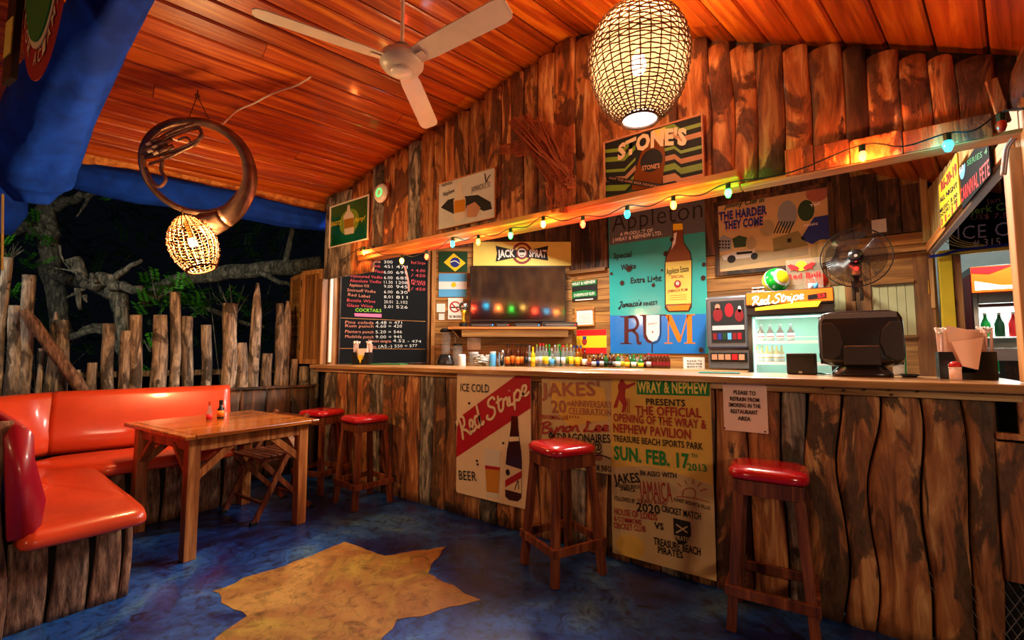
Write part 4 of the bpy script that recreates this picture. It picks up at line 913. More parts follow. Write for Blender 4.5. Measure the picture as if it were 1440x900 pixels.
# ================================================================ BLUE TARPS AND ROOF EDGE
def roll(name, label, pts, rads, seed):
    P = smoothpath(pts, 6); RR = [v.x for v in smoothpath([(r, 0, 0) for r in rads], 6)]
    m = MB().tube(P, RR, 28); out = []
    for i, (x_, y2, z_) in enumerate(m.v):
        ri = i // 28; j = i % 28; c = P[ri]; d = Vector((x_, y2, z_)) - c; a = j / 28 * 2 * math.pi
        f = 1 + .16 * N1(math.cos(a) * 3, math.sin(a) * 3 + seed, ri * .12) + .12 * N1(math.cos(a) * 8, math.sin(a) * 8, ri * .12 + seed) + .05 * N1(math.cos(a) * 5, ri * .6, seed)
        out.append(tuple(c + d * f))
    m.v = out; o = m.build(name, 'tarp', None, smooth=True); tag(o, label, 'tarp'); return o
roll('rolled_tarp', 'thick rolled blue tarpaulin along the front roof edge at the upper left', [atD(205, -80, 1.85), atD(165, -10, 2.1), atD(112, 85, 2.42), atD(62, 185, 2.8), atD(45, 245, 3.0), atD(45, 285, 3.05)], [.095, .115, .15, .20, .19, .08], 3)
roll('eave_tarp', 'blue tarpaulin rolled along the left eave behind the sousaphone', [Vector((-5.0, .70, 2.66)), Vector((-4.86, 1.2, 2.64)), Vector((-4.72, 1.8, 2.65)), Vector((-4.6, 2.3, 2.63)), Vector((-4.5, 2.75, 2.64))], [.10, .13, .12, .12, .10], 9)
o = thing('tarp_fall', 'loose hanging corner of blue tarpaulin at the left edge', 'tarp')
m = MB(); 
for k in range(9):
    pass
MB().tube([atD(-10, 200, 3.3), atD(5, 250, 3.35), atD(12, 300, 3.4), atD(8, 330, 3.4)], [.12, .13, .10, .03], 14).build('cloth', 'tarp', o, smooth=True)
o = thing('eave_beam', 'orange-lit fascia board along the left roof eave', 'beam')
MB().bar((-5.06, .15, 2.775), (-4.50, 2.86, 2.775), .035, .11).build('board', 'beam_wood', o, bev=.005)
o = thing('roof_edge_beam', 'pale painted beam under the roof behind the blue tarpaulin roll', 'beam')
MB().bar(atD(-6, 205, 3.3), atD(125, -60, 2.5), .05, .07).build('board', 'cream', o, bev=.005)
for i, (a, b) in enumerate((((76, 216), (52, 258)), ((4, 255), (3, 380)))):
    MB().tube([atD(*a, 3.3 - .25 * (i == 0)), atD(*b, 3.25)], .008, 6).build('tie_rope', 'rope' if i else 'brass_tube', None); tag(COL.objects[-1], 'cord tying the blue tarpaulin roll to the roof corner' if i == 0 else 'thin upright cord hanging at the left edge of the view', 'rope')
# round bottle-cap sign high at the left
sg = thing('round_roof_sign', 'round painted sign with green centre and red lettered rim, at upper left', 'sign', atD(68, -62, 1.72), R(7.5))
sg.scale = (.46, 1, 1)
def ringd(r, m_, y_, nm): 
    MB().lathe([(r, 0), (r, .004)], 40, (0, y_, 0), Matrix.Rotation(R(90), 4, 'X')).build(nm, m_, sg)
ringd(.49, 'poster_red', 0, 'red_rim'); ringd(.37, 'cream', -.006, 'cream_ring'); ringd(.345, 'sign_green', -.011, 'green_field'); ringd(.16, 'cream', -.016, 'centre_ring'); ringd(.12, 'black', -.021, 'centre_disc')
for k, ch_ in enumerate('JAMAICA ROCK'):
    if ch_ != ' ':
        a = R(-20 - k * 13); o = put_text(sg, ch_, -.032, 0, .032, 0, .05, 'cream', 0)
        o.location = (.43 * math.cos(a), -.008, .43 * math.sin(a)); o.rotation_euler = (0, R(0) - a + R(-90), 0)
bt = thing('bottle_cutout', 'tall narrow bottle-shaped cut-out board beside the round roof sign', 'sign', atD(20, 100, 1.8), R(7.5))
MB().vprism([(-.05, -.05), (.05, -.05), (.05, .3), (.02, .42), (.02, .55), (-.02, .55), (-.02, .42), (-.05, .3)], -.02, 0).build('board', 'black', bt)
MB().vprism([(-.04, .05), (.04, .05), (.04, .2), (-.04, .2)], -.024, -.0205).build('painted_label', 'pale_yellow', bt)

# ================================================================ YARD: trees, branches, leaves
yd = struct('ground'); MB().span(-40, -5.0, -25, 30, -.09, -.062).build('soil', 'soil', yd)
def tree(name, label, cat, segs, mat='tree_bark', leaves=None, lmat='leaf', group=None, nl=600, ls=.05, spread=.35):
    t = thing(name, label, cat, (0, 0, 0), 0, group); m = MB()
    for i, (pts, r0, r1) in enumerate(segs):
        P = smoothpath(pts, 5); n = len(P)
        P = [p + Vector((N1(j * .5, i, 1), N1(j * .5, i, 5), N1(j * .5, i, 9))) * r0 * .45 for j, p in enumerate(P)]
        m.tube(P, [(r0 + (r1 - r0) * j / (n - 1)) * (1 + .2 * N1(j * .7, i * 3)) for j in range(n)], 9)
    if segs: m.build('trunk', mat, t, smooth=True)
    if leaves: leafcloud(t, leaves, nl, ls, lmat)
    return t
LR = random.Random(11)
def leafcloud(t, blobs, nl, ls, lmat):
    vs, fs = [], []
    for c, r in blobs:
        c = Vector(c); rx = r if hasattr(r, '__len__') else (r, r, r); sub = [Vector((LR.gauss(0, .45) * rx[0], LR.gauss(0, .45) * rx[1], LR.gauss(0, .45) * rx[2])) for _ in range(max(4, nl // 14))]
        for s_ in sub:                              # sprays of paired leaflets
            d = Vector((LR.uniform(-1, 1), LR.uniform(-1, 1), LR.uniform(-.5, .6))).normalized(); sd = d.cross(Vector((0, 0, 1))).normalized()
            for k in range(14):
                b = c + s_ + d * (k // 2) * ls * .55; e = sd * (1 if k % 2 else -1) * ls + d * ls * .5 + Vector((0, 0, LR.uniform(-.3, .2) * ls)); wv = d * ls * .28
                i0 = len(vs); vs += [tuple(b), tuple(b + e * .5 + wv), tuple(b + e), tuple(b + e * .5 - wv)]; fs.append((i0, i0 + 1, i0 + 2, i0 + 3))
    m = MB(); m.v = vs; m.f = fs; m.build('foliage', lmat, t, kind='stuff')
T = lambda a, b, d: atD(a, b, d)
tree('gnarled_tree', 'pale gnarled tree rising behind the fence at the far left', 'tree', [
    ([T(88, 480, 7.2), T(74, 380, 7.2), T(66, 310, 7.2), T(76, 260, 7.2), T(62, 225, 7.2), T(62, 160, 7.2)], .14, .10),
    ([T(76, 290, 7.2), T(105, 280, 7.1), T(130, 272, 7.0), T(160, 262, 6.9)], .09, .02), ([T(66, 250, 7.2), T(100, 258, 7.1), T(140, 265, 7.1), T(200, 270, 7)], .07, .02),
    ([T(72, 330, 7.2), T(40, 318, 7.2), T(10, 325, 7.2), T(-20, 300, 7)], .12, .06), ([T(130, 272, 7), T(118, 290, 6.9), T(108, 305, 6.9)], .03, .01),
    ([T(60, 370, 7.2), T(90, 392, 7), T(125, 400, 6.8), T(160, 420, 6.6), T(175, 470, 6.5)], .10, .07)],
    leaves=[(T(150, 266, 6.9), (.18, .18, .12)), (T(60, 335, 6.9), (.15, .15, .1)), (T(45, 312, 6.9), (.12, .12, .1))], nl=140, ls=.055)
tree('driftwood_stump', 'twisted dead driftwood stump with snapped limbs above the fence', 'driftwood', [
    ([T(102, 363, 5.6), T(112, 378, 5.6), T(120, 398, 5.6), T(128, 402, 5.6)], .075, .05), ([T(132, 398, 5.6), T(150, 392, 5.6), T(165, 402, 5.6), T(200, 408, 5.5)], .10, .045), ([T(158, 394, 5.6), T(175, 380, 5.6), T(199, 366, 5.6)], .045, .02),
    ([T(140, 395, 5.6), T(120, 405, 5.6), T(94, 419, 5.6)], .04, .01), ([T(128, 400, 5.6), T(112, 385, 5.5), T(76, 376, 5.5)], .02, .008), ([T(110, 405, 5.6), T(112, 435, 5.6)], .04, .02), ([T(152, 405, 5.7), T(168, 420, 5.7), T(172, 450, 5.7), T(178, 520, 5.7)], .09, .07),
    ([T(84, 345, 5.6), T(88, 365, 5.6), T(105, 385, 5.6)], .015, .01), ([T(118, 415, 5.6), T(122, 425, 5.6)], .03, .008), ([T(128, 384, 5.5), T(136, 398, 5.5)], .02, .03)])
tree('low_branch', 'long thick branch reaching across the dark behind the fence', 'tree', [
    ([T(200, 425, 6.6), T(250, 395, 6.6), T(310, 385, 6.8), T(380, 378, 7), T(450, 372, 7)], .10, .13), ([T(360, 380, 6.9), T(392, 396, 6.8), T(415, 402, 6.8)], .05, .02), ([T(180, 505, 6.2), T(140, 460, 6.2), T(105, 475, 6.2)], .07, .04), ([T(100, 475, 6), T(130, 465, 6), T(170, 470, 6)], .05, .03),
    ([T(400, 375, 7), T(408, 340, 7), T(412, 310, 7)], .05, .03), ([T(285, 430, 6.4), T(330, 450, 6.4), T(372, 460, 6.4)], .04, .02)],
    leaves=[(T(350, 330, 8), (.8, .6, .5))], lmat='leaf_dark', nl=260, ls=.06)
def bush(label, blobs, lmat='leaf', nl=500, ls=.05, name='leafy_bush', cat='bush'):
    t = thing(name, label, cat); leafcloud(t, blobs, nl, ls, lmat); c, r = blobs[0]; r = r[0] if hasattr(r, '__len__') else r
    m = MB()
    for k in range(7): m.tube([Vector((c.x, c.y, 0)) if k == 0 else c - Vector((0, 0, r)), c + Vector((LR.uniform(-r, r), LR.uniform(-r, r), LR.uniform(-r * .5, r)))], [.015, .004], 4)
    m.build('stem', 'tree_bark', t); return t
bush('bright green bush just behind the middle of the fence', [(T(222, 398, 5.7), (.22, .2, .14)), (T(268, 412, 5.7), (.16, .15, .16)), (T(232, 425, 5.7), (.2, .2, .1)), (T(285, 428, 5.8), (.12, .12, .1))], nl=330, ls=.055)
bush('bright feathery green twigs at the far left above the fence', [(T(12, 352, 5.4), (.12, .12, .08)), (T(48, 372, 5.4), (.16, .14, .05)), (T(18, 412, 5.6), (.12, .12, .12))], nl=180, ls=.04)
bush('small green leaves between the fence logs, low in the middle', [(T(212, 482, 5.5), (.10, .1, .3)), (T(216, 520, 5.4), (.06, .06, .1))], nl=90, ls=.06)
bush('sprig of broad leaves behind the pointed fence log', [(T(330, 420, 5.9), (.25, .2, .08)), (T(352, 428, 5.9), (.2, .2, .1))], nl=110, ls=.06)
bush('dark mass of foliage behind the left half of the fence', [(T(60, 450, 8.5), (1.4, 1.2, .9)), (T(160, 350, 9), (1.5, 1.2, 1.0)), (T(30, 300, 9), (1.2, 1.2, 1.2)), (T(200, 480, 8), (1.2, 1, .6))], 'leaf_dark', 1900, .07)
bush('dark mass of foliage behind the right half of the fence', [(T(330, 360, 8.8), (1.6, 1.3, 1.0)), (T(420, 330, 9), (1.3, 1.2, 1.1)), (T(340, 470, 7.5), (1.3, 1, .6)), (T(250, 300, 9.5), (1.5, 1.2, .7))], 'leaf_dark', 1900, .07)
# ================================================================ CHALKBOARD ON THE LEFT SIDE WALL
FL2 = Frame(-4.40, 2.74, 90)
cb_ = Sign('price_chalkboard', 'big black chalkboard price list of drinks at the left end of the bar', 'chalkboard', FL2, [(479, 345), (600, 345), (600, 509), (479, 512)], 'chalkboard', .01, frame='dark_board', fw=.02)
for a, b in (((478, 447), (598, 452)), ((478, 490), (598, 491))): cb_.stroke([a, b], .004, 'beam_wood', 1, 'board_joint', k=1)
L_ = lambda x, y: (460 + x * .2, 350 + y * .2)
rows = [('Appleton Vine', (150, 92), (375, 100), 'chalk_orange', '300', None), ('Appleton Flask', (150, 108), (375, 132), 'chalk_red', '451', '471'), ('White Rum Flask', (160, 145), (400, 172), 'chalk_red', '6.00', '695'), ('Flavoured Vodka', (165, 200), (388, 210), 'chalk_red', '6.00', '685'), ('Absolute Vodka', (158, 232), (380, 242), 'chalk_red', '11.50', '1208'), ('Appleton V/X', (155, 262), (296, 272), 'chalk_orange', '9.00', '945'), ('Smirnoff Vodka', (140, 298), (340, 310), 'chalk_orange', '6.00', '630'), ('Red Label', (145, 330), (300, 345), 'chalk_orange', '8.01', '811'), ('Bottle Wine', (138, 370), (338, 380), 'chalk_red', '20.01', '2,102'), ('Glass Wine', (138, 405), (320, 414), 'chalk_red', '5.01', '526')]
for t_, a, b, c, p1, p2 in rows:
    cb_.t(t_, L_(*a), L_(*b), 4.2, c, 2, bold=.0, shear=.1)
    if p1: cb_.t(p1, L_(400, b[1] + 2), L_(460, b[1] + 3), 4.2, 'chalk_white', 2, bold=-.008)
    if p2: cb_.t(p2, L_(485, b[1] + 4), L_(565, b[1] + 6), 4.2, 'chalk_white', 2, bold=-.008)
cb_.t('COCKTAILS', L_(198, 440), L_(380, 445), 4.6, 'chalk_green', 3, bold=.01, shear=.1); cb_.poly([L_(190, 452), L_(382, 458), L_(382, 482), L_(195, 474)], 'chalk_pink', 2, 'chalk_bar')
for t_, y0, p_ in (('Pina colada', 525, '4.48 = 471'), ('Rum punch', 550, '4.60 = 420'), ('Planters punch', 590, '5.20 = 546'), ('Mudslide punch', 625, '9.00 = 945')):
    cb_.t(t_, L_(125, y0), L_(325, y0 + 4), 4.2, 'chalk_orange', 2, bold=0, shear=.1); cb_.t(p_, L_(340, y0 + 4), L_(525, y0 + 3), 4.2, 'chalk_white', 2, bold=-.008)
cb_.t('House sangria', L_(290, 655), L_(450, 658), 4, 'chalk_orange', 2, bold=0); cb_.t('4.52 - 474', L_(462, 655), L_(660, 660), 4, 'chalk_white', 2, bold=-.008); cb_.t('Jugs', L_(290, 695), L_(345, 697), 4, 'chalk_orange', 2, bold=0); cb_.t('(A5.-) 550 = 577', L_(360, 697), L_(632, 690), 4.4, 'chalk_white', 2, bold=-.008)
for t_, y0 in (('Red Stripe', 110), ('+ 4.00', 165), ('/ 420', 200), ('Pints', 240), ('4.00', 258), ('/ 450', 295)): cb_.t(t_, L_(590, y0 - 5), L_(690, y0), 4.2, 'chalk_red', 2, bold=0, shear=.1)
cb_.stroke([L_(545, 120), L_(560, 180), L_(572, 240), L_(574, 300)], .03, 'chalk_orange', 1, 'chalk_smear')

# ---------------------------------------------------------------- corner wall: flags, notices, television
def flag(name, label, cor, bands, fr=FD):
    f = Sign(name, label, 'flag', fr, cor, 'white', .004, off=.018 if fr is FD else 0, part='cloth'); 
    for a, b, m_ in bands: f.poly([(0, f.h * a), (f.w, f.h * a), (f.w, f.h * b), (0, f.h * b)], m_, 1, 'band', False)
    return f
f = flag('brazilian_flag', 'green Brazilian flag with yellow diamond and blue globe, left of the television', [(617, 353), (658.5, 354.5), (656.5, 384), (617, 381)], [(0, 1, 'dark_green')])
f.poly([(624, 369), (638, 356), (655, 370), (640, 382)], 'yellow', 2, 'diamond'); f.disc(640, 369, 7, 7, 'flag_blue', 3, 'globe'); f.stroke([(633.5, 369), (640, 367), (646.5, 371)], .012, 'white', 4)
f = flag('argentine_flag', 'sky blue and white Argentine flag hanging below the Brazilian one', [(616, 383), (657, 386.5), (656, 418), (618, 417)], [(.66, 1, 'sky_blue'), (0, .33, 'sky_blue')]); f.disc(638, 400.5, 3.6, 3.6, 'yellow', 2, 'sun')
s = Sign('no_smoking_sign', 'white no smoking sign with red ring below the flags', 'sign', FD, [(630, 419), (651, 419), (651, 449), (630, 449)], 'white', .004, off=.018)
s.disc(640, 431.5, 8, 8, 'sign_red', 1, 'red_ring'); s.disc(640, 431.5, 6, 6, 'white', 2, 'ring_centre'); s.stroke([(634, 432.5), (646, 432)], .018, 'ink', 3, 'cigarette', k=1); s.stroke([(635, 426.5), (645, 437)], .016, 'sign_red', 4, 'red_bar', k=1); s.t('NO SMOKING', (632, 447), (649, 447), 3.6, 'ink', 1, bold=.03)
for i, c in enumerate((((614, 426), (626, 428), (626, 440), (614, 438)), ((617, 441), (625, 441), (625, 450), (617, 450)))):
    s = Sign('pinned_paper', ['upper crumpled paper slip beside the no smoking sign', 'lower square paper slip beside the no smoking sign'][i], 'paper', FD, c, 'paper', .003, off=.018)
s = Sign('menu_paper', 'pale notice pinned below the television shelf', 'paper', FD, [(657, 475), (676, 475), (676, 492), (657, 492)], 'pink_paper', .003, off=.018)
s = Sign('tavern_sign', 'yellow sign with a black bow-shaped banner and round crest above the television', 'sign', FD, [(665.5, 341), (803, 339), (803, 373.5), (665.5, 373.6)], 'pale_yellow', .02, off=.02)
s.disc(734, 356, 14.5, 15.5, 'dark_red', 1, 'crest_rim'); s.disc(734, 356, 11, 12, 'pale_yellow', 2, 'crest_ring')
s.poly([(697, 345.5), (720, 351), (734, 352), (748, 351), (771, 345.5), (769, 356), (771, 366.5), (748, 363), (734, 362), (720, 363), (697, 368), (699, 356)], 'ink', 3, 'bow_banner')
s.disc(734, 356, 8, 9, 'dark_red', 4, 'crest_disc'); s.disc(734, 355.5, 6, 6.5, 'paper', 5, 'crest_head'); s.poly([(730, 352), (738, 352), (738, 355), (730, 355)], 'ink', 6, 'crest_eyes'); s.stroke([(731, 359), (734, 360), (737, 359)], .01, 'ink', 6)
s.t('JACK', (700, 362), (724, 361), 10, 'paper', 4, bold=.04); s.t('SPRAT', (744, 361), (768, 362), 10, 'paper', 4, bold=.04)
# television
def dloc(px_, py_, off): u, z = FD.hit(px_, py_, off); return u, z
u0, z1 = dloc(661, 374, .16); u1, z0 = dloc(796, 452.5, .16)
tv = thing('television', 'wide flat black television under the yellow sign', 'television', FD.pos(u0, z0, 0), FD.a)
w_, h_ = u1 - u0, z1 - z0
MB().span(0, w_, -.16, -.11, 0, h_).build('bezel', 'black_plastic', tv, bev=.006); MB().span(.018, w_ - .018, -.1615, -.1605, .03, h_ - .018).build('screen', 'screen', tv)
MB().span(w_ * .3, w_ * .7, -.11, -.001, h_ * .3, h_ * .7).build('wall_mount', 'dark_plastic', tv)
# shelf under it
a0_, zs = dloc(629.5, 459.5, .36); a1_, _ = dloc(836, 463, .36); a1_ = min(a1_, 1.86)
sf = thing('television_shelf', 'wooden shelf with deep front board under the television', 'shelf', FD.pos(0, 0, 0), FD.a)
MB().span(a0_, a1_, -.36, -.013, zs - .03, zs).build('shelf_board', 'beam_wood', sf, bev=.004); b0_, zb_ = dloc(649, 474, .34); MB().span(b0_, a1_ - .10, -.34, -.31, zs - .125, zs - .031).build('front_board', 'inner_wood', sf, bev=.003)
MB().add([(a0_ + .03, -.30, zs - .031), (a0_ + .03, -.02, zs - .031), (a0_ + .12, -.02, zs - .13), (a0_ + .12, -.30, zs - .13), (a0_ + .05, -.30, zs - .031), (a0_ + .05, -.02, zs - .031), (a0_ + .14, -.02, zs - .13), (a0_ + .14, -.30, zs - .13)], [(0, 1, 2, 3), (7, 6, 5, 4), (0, 4, 5, 1), (1, 5, 6, 2), (2, 6, 7, 3), (3, 7, 4, 0)]).build('bracket', 'inner_wood', sf)
for i, (x0, x1, hh, lb) in enumerate(((660, 695, .05, 'black media player box at the left of the television shelf'), (697, 716, .05, 'small black receiver box in the middle of the television shelf'), (722, 760, .045, 'flat black receiver with a silver front strip on the television shelf'), (762, 812, .06, 'dark video player box at the right end of the television shelf'))):
    ua, _ = dloc(x0, 455, .30); ub2, _ = dloc(x1, 455, .30); b_ = thing('media_box', lb, 'electronics', FD.pos((ua + ub2) / 2, zs, .25), FD.a, 'boxes on the television shelf'); ww = ub2 - ua
    MB().span(-ww / 2, ww / 2, -.07, .07, .001, hh).build('case', 'black_plastic', b_, bev=.003); MB().span(-ww * .4, ww * .4, -.0725, -.0705, hh * .35, hh * .6).build('front_strip', 'grey_metal', b_); MB().span(ww * .42, ww * .45, -.074, -.0705, hh * .4, hh * .6).build('status_light', 'led_red' if i % 2 else 'led_blue', b_)
u_, _ = dloc(651, 455, .25); tr_ = thing('trophy', 'small gold and silver football trophy at the left end of the television shelf', 'trophy', FD.pos(u_, zs + .001, .22), 0)
MB().lathe([(.05, 0), (.05, .05), (.042, .055)], 16).build('base', 'black', tr_); MB().lathe([(.012, .055), (.03, .075), (.014, .11), (.022, .17), (.04, .22)], 14).build('stem', 'gold', tr_, smooth=True); MB().lathe([(.001, .2), (.035, .212), (.055, .235), (.06, .265), (.05, .30), (.03, .318), (.001, .325)], 18).build('ball', 'chrome', tr_, smooth=True)

# ---------------------------------------------------------------- back counters
bk = thing('back_counter', 'wooden back counter carrying the rows of bottles behind the bar', 'counter')
BZ = 1.05
c1 = [FD.pos(.02, 0, .46), FD.pos(1.95, 0, .46), FD.pos(1.85, 0, .03), FD.pos(.02, 0, .03)]
MB().prism([(p.x, p.y) for p in c1], BZ - .04, BZ).build('corner_top', 'counter_wood', bk, bev=.004)
MB().span(-2.86, -.76, 4.78, 5.26, BZ - .04, BZ - .001).build('back_top', 'counter_wood', bk, bev=.004)
MB().span(-2.7, -.78, 4.86, 5.2, .02, BZ - .042).build('cabinet', 'dark_board', bk)

# ---------------------------------------------------------------- bottles
def proto(kind, prof, r, lab, cap, capr, capz, caph):
    t = thing('liquor_bottle', 'x', 'bottle', (0, 0, 0), 0, 'bottles on the back counter')
    MB().lathe(prof, 12).build('glass_body', 'bottle_clear', t, smooth=True); MB().lathe([(r + .0008, lab[0]), (r + .0008, lab[1])], 12).build('paper_label', 'paper', t, smooth=True)
    MB().lathe([(capr, capz), (capr, capz + caph)], 10).build('screw_cap', 'black', t); return t
PR = {'tall': proto('tall', [(.030, 0), (.033, .006), (.033, .17), (.028, .195), (.013, .225), (.012, .285)], .033, (.04, .13), 0, .015, .27, .03),
      'square': proto('square', [(.036, 0), (.04, .006), (.04, .15), (.034, .175), (.014, .20), (.013, .25)], .04, (.03, .12), 0, .016, .235, .03),
      'squat': proto('squat', [(.04, 0), (.045, .01), (.045, .09), (.03, .125), (.013, .15), (.012, .18)], .045, (.02, .08), 0, .016, .17, .025)}
used_p = set()
BOT = []  # px, top y, kind, glass, label colour, cap colour, words
spec = [(703, 488, 'squat', 'clear', 'paper', 'chrome'), (714, 484, 'tall', 'brown', 'orange', 'black'), (721, 481, 'tall', 'brown', 'orange', 'maroon'), (728, 484, 'tall', 'brown', 'orange', 'black'), (733.5, 484, 'tall', 'brown', 'orange', 'black'), (740, 485, 'tall', 'brown', 'black', 'black'), (744.5, 486, 'tall', 'clear', 'silver_label', 'grey_plastic'), (749.5, 488, 'square', 'yellow', 'yellow', 'yellow'), (755, 484.5, 'tall', 'clear', 'pink_paper', 'lime'), (759.5, 483, 'tall', 'clear', 'silver_label', 'bright_red'), (764, 483, 'tall', 'clear', 'yellow', 'bright_red'), (768, 484.5, 'square', 'clear', 'yellow', 'lime'), (772.5, 484.5, 'tall', 'green', 'paper', 'bright_green'), (776, 490, 'squat', 'clear', 'sky_blue', 'silver_label'), (780.5, 485, 'tall', 'clear', 'lime', 'silver_label'), (784.5, 484.5, 'tall', 'clear', 'silver_label', 'lime'), (787, 484, 'tall', 'green', 'dark_green', 'bright_green'), (792, 485, 'tall', 'clear', 'paper', 'bright_red'), (797.5, 484, 'square', 'clear', 'lime', 'lime'), (803, 484.5, 'square', 'clear', 'yellow', 'pale_yellow'), (807, 486, 'tall', 'clear', 'pale_yellow', 'flag_blue'), (812, 486, 'square', 'amber', 'yellow', 'flag_blue'), (816.5, 486, 'tall', 'amber', 'yellow', 'flag_blue'), (822, 489, 'squat', 'brown', 'paper', 'brown_cap')]
plain('brown_cap', '4a1c10', .4)
spec2 = [(829, 500, 'squat', 'amber', 'dark_red', 'brown_cap'), (835, 499, 'square', 'brown', 'silver_label', 'silver_label'), (841, 498, 'square', 'brown', 'flag_blue', 'black'), (846, 499, 'tall', 'brown', 'silver_label', 'grey_plastic'), (852, 498, 'square', 'green', 'dark_green', 'black'), (858, 499, 'tall', 'brown', 'black', 'black'), (863, 498, 'square', 'brown', 'silver_label', 'silver_label'), (869, 498, 'square', 'green', 'paper', 'pale_yellow'), (874, 498, 'square', 'clear', 'yellow', 'lime'), (882, 499, 'square', 'amber', 'yellow', 'black'), (886, 500, 'tall', 'green', 'dark_green', 'flag_blue'), (891, 499, 'square', 'green', 'paper', 'bright_green'), (896.5, 501, 'square', 'clear', 'lime', 'dark_green'), (901, 500, 'squat', 'green', 'yellow', 'bright_green'), (907, 501, 'square', 'brown', 'dark_red', 'dark_red'), (912, 502, 'tall', 'brown', 'silver_label', 'bright_red')]
ORD = ['first', 'second', 'third', 'fourth', 'fifth', 'sixth', 'seventh', 'eighth', 'ninth', 'tenth', 'eleventh', 'twelfth', 'thirteenth', 'fourteenth', 'fifteenth', 'sixteenth', 'seventeenth', 'eighteenth', 'nineteenth', 'twentieth', 'twenty-first', 'twenty-second', 'twenty-third', 'twenty-fourth', 'twenty-fifth']
CW = {'paper': 'white', 'orange': 'orange', 'black': 'black', 'silver_label': 'silver', 'yellow': 'yellow', 'pink_paper': 'pink', 'sky_blue': 'blue', 'lime': 'lime green', 'dark_green': 'dark green', 'pale_yellow': 'pale yellow', 'dark_red': 'dark red', 'flag_blue': 'dark blue', 'chrome': 'steel', 'maroon': 'maroon', 'grey_plastic': 'grey', 'bright_red': 'red', 'bright_green': 'green', 'brown_cap': 'brown'}
HT = {'tall': .30, 'square': .265, 'squat': .195}
def place_bottles(sp, fr, off, z, where, grp):
    for i, (px_, ty, kd, gl, lb, cp_) in enumerate(sp):
        o2 = off + (.07 if i % 2 else 0); u, zt = fr.hit(px_, ty, o2); p = fr.pos(u, z + .001, o2); sc = max(.55, min(1.15, (zt - z) / HT[kd]))
        lab = f"{gl} bottle, {CW[lb]} label, {CW[cp_]} cap, {ORD[i]} from left {where}"
        pr = PR[kd]
        ws = {'tall': .8, 'square': .72, 'squat': .7}[kd]
        dup(pr, p, rnd.uniform(0, 6), lab, grp, scale=(ws, ws, sc), mats={'glass_body': 'bottle_' + gl, 'paper_label': lb, 'screw_cap': cp_})
place_bottles(spec, FD, .30, BZ, 'below the television', 'bottles below the television')
place_bottles(spec2, FK, .26, BZ - .001, 'under turquoise sign', 'bottles under the turquoise sign')
for k_ in PR: 
    for c in kids(PR[k_]): bpy.data.objects.remove(c)
    bpy.data.objects.remove(PR[k_])
# small soft drink bottles, red caps
sd_ = None
for i in range(6):
    px_ = 916 + i * 4.6; u, _ = FK.hit(px_, 505, .30); p = FK.pos(u, BZ, .30)
    lab = f'red-capped dark soda bottle, {ORD[i]} from left of the six at the back counter end'
    if sd_ is None:
        sd_ = thing('soda_bottle', lab, 'bottle', p, 0, 'small red-capped soda bottles'); MB().lathe([(.026, 0), (.028, .006), (.028, .09), (.012, .125), (.011, .14)], 10).build('glass_body', 'bottle_brown', sd_, smooth=True)
        MB().lathe([(.0288, .03), (.0288, .075)], 10).build('paper_label', 'dark_red', sd_); MB().lathe([(.014, .138), (.014, .15)], 10).build('crown_cap', 'bright_red', sd_)
    else: dup(sd_, p, 0, lab)
# blender, jars, cups on the corner counter
def cpos(px_, off=.3, z=BZ): u, _ = FD.hit(px_, 500, off); return FD.pos(u, z + .001, off)
bl = thing('blender', 'black blender with a tall clear jug, left end below the shelf', 'blender', cpos(627, .22), FD.a)
MB().loft([sq_loop(.21, .2, 0, 24), sq_loop(.2, .19, .06, 24), sq_loop(.15, .15, .13, 24), sq_loop(.12, .12, .15, 24)]).build('motor_base', 'black_plastic', bl, smooth=True); MB().span(.02, .09, -.099, -.094, .03, .07).build('control_panel', 'grey_metal', bl); MB().lathe([(.05, .15), (.055, .2), (.07, .42), (.072, .43)], 14).build('jug', 'glass_clear', bl, smooth=True); MB().lathe([(.074, .43), (.076, .455), (.05, .475), (.03, .48)], 16).build('lid', 'black', bl, smooth=True); MB().tube([(.07, 0, .4), (.12, 0, .38), (.115, 0, .25), (.065, 0, .22)], .009, 6).build('handle', 'glass_clear', bl)
def jar(name, label, px_, r, h, body, lid=None, cat='jar', off=.3):
    t = thing(name, label, cat, cpos(px_, off)); MB().lathe([(r * .95, 0), (r, .01), (r, h * .85), (r * .85, h)], 16).build('body', body, t, smooth=True)
    if lid: MB().lathe([(r * .9, h), (r * .9, h + .025)], 16).build('lid', lid, t)
    return t
jar('blender_jug', 'spare clear blender jug with dark lid beside the blender', 643.5, .065, .26, 'glass_clear', 'black', 'jug', .2); jar('paper_cup', 'plain white cup in front of the clear jug', 649.5, .048, .15, 'paper', cat='cup', off=.38)
jar('glass_jar', 'big clear glass jar with round lid beside the white cup', 666, .07, .155, 'glass_clear', 'silver_label', off=.26); jar('sugar_jar', 'small jar with pale contents left of the steel shaker', 688, .05, .12, 'clear_bottle', 'white', off=.25)
jar('juice_carton', 'small bottle with blue and white wrap between the jars', 693, .042, .16, 'sky_blue', 'paper', 'bottle', off=.34); jar('cocktail_shaker', 'shiny steel cocktail shaker left of the dark bottles', 706, .04, .20, 'chrome', None, 'shaker', .38)
t = thing('paper_napkins', 'crumpled white printed napkins between the glass jar and shaker', 'napkins', cpos(676, .3)); m = MB()
for k in range(9): m.box((rnd.uniform(-.05, .05), rnd.uniform(-.04, .04), .04 + k * .011), (.12, .10, .004), M=Matrix.Rotation(rnd.uniform(-.5, .5), 4, 'Y') @ Matrix.Rotation(rnd.uniform(0, 3), 4, 'Z'))
m.build('sheets', 'paper', t, kind='stuff')

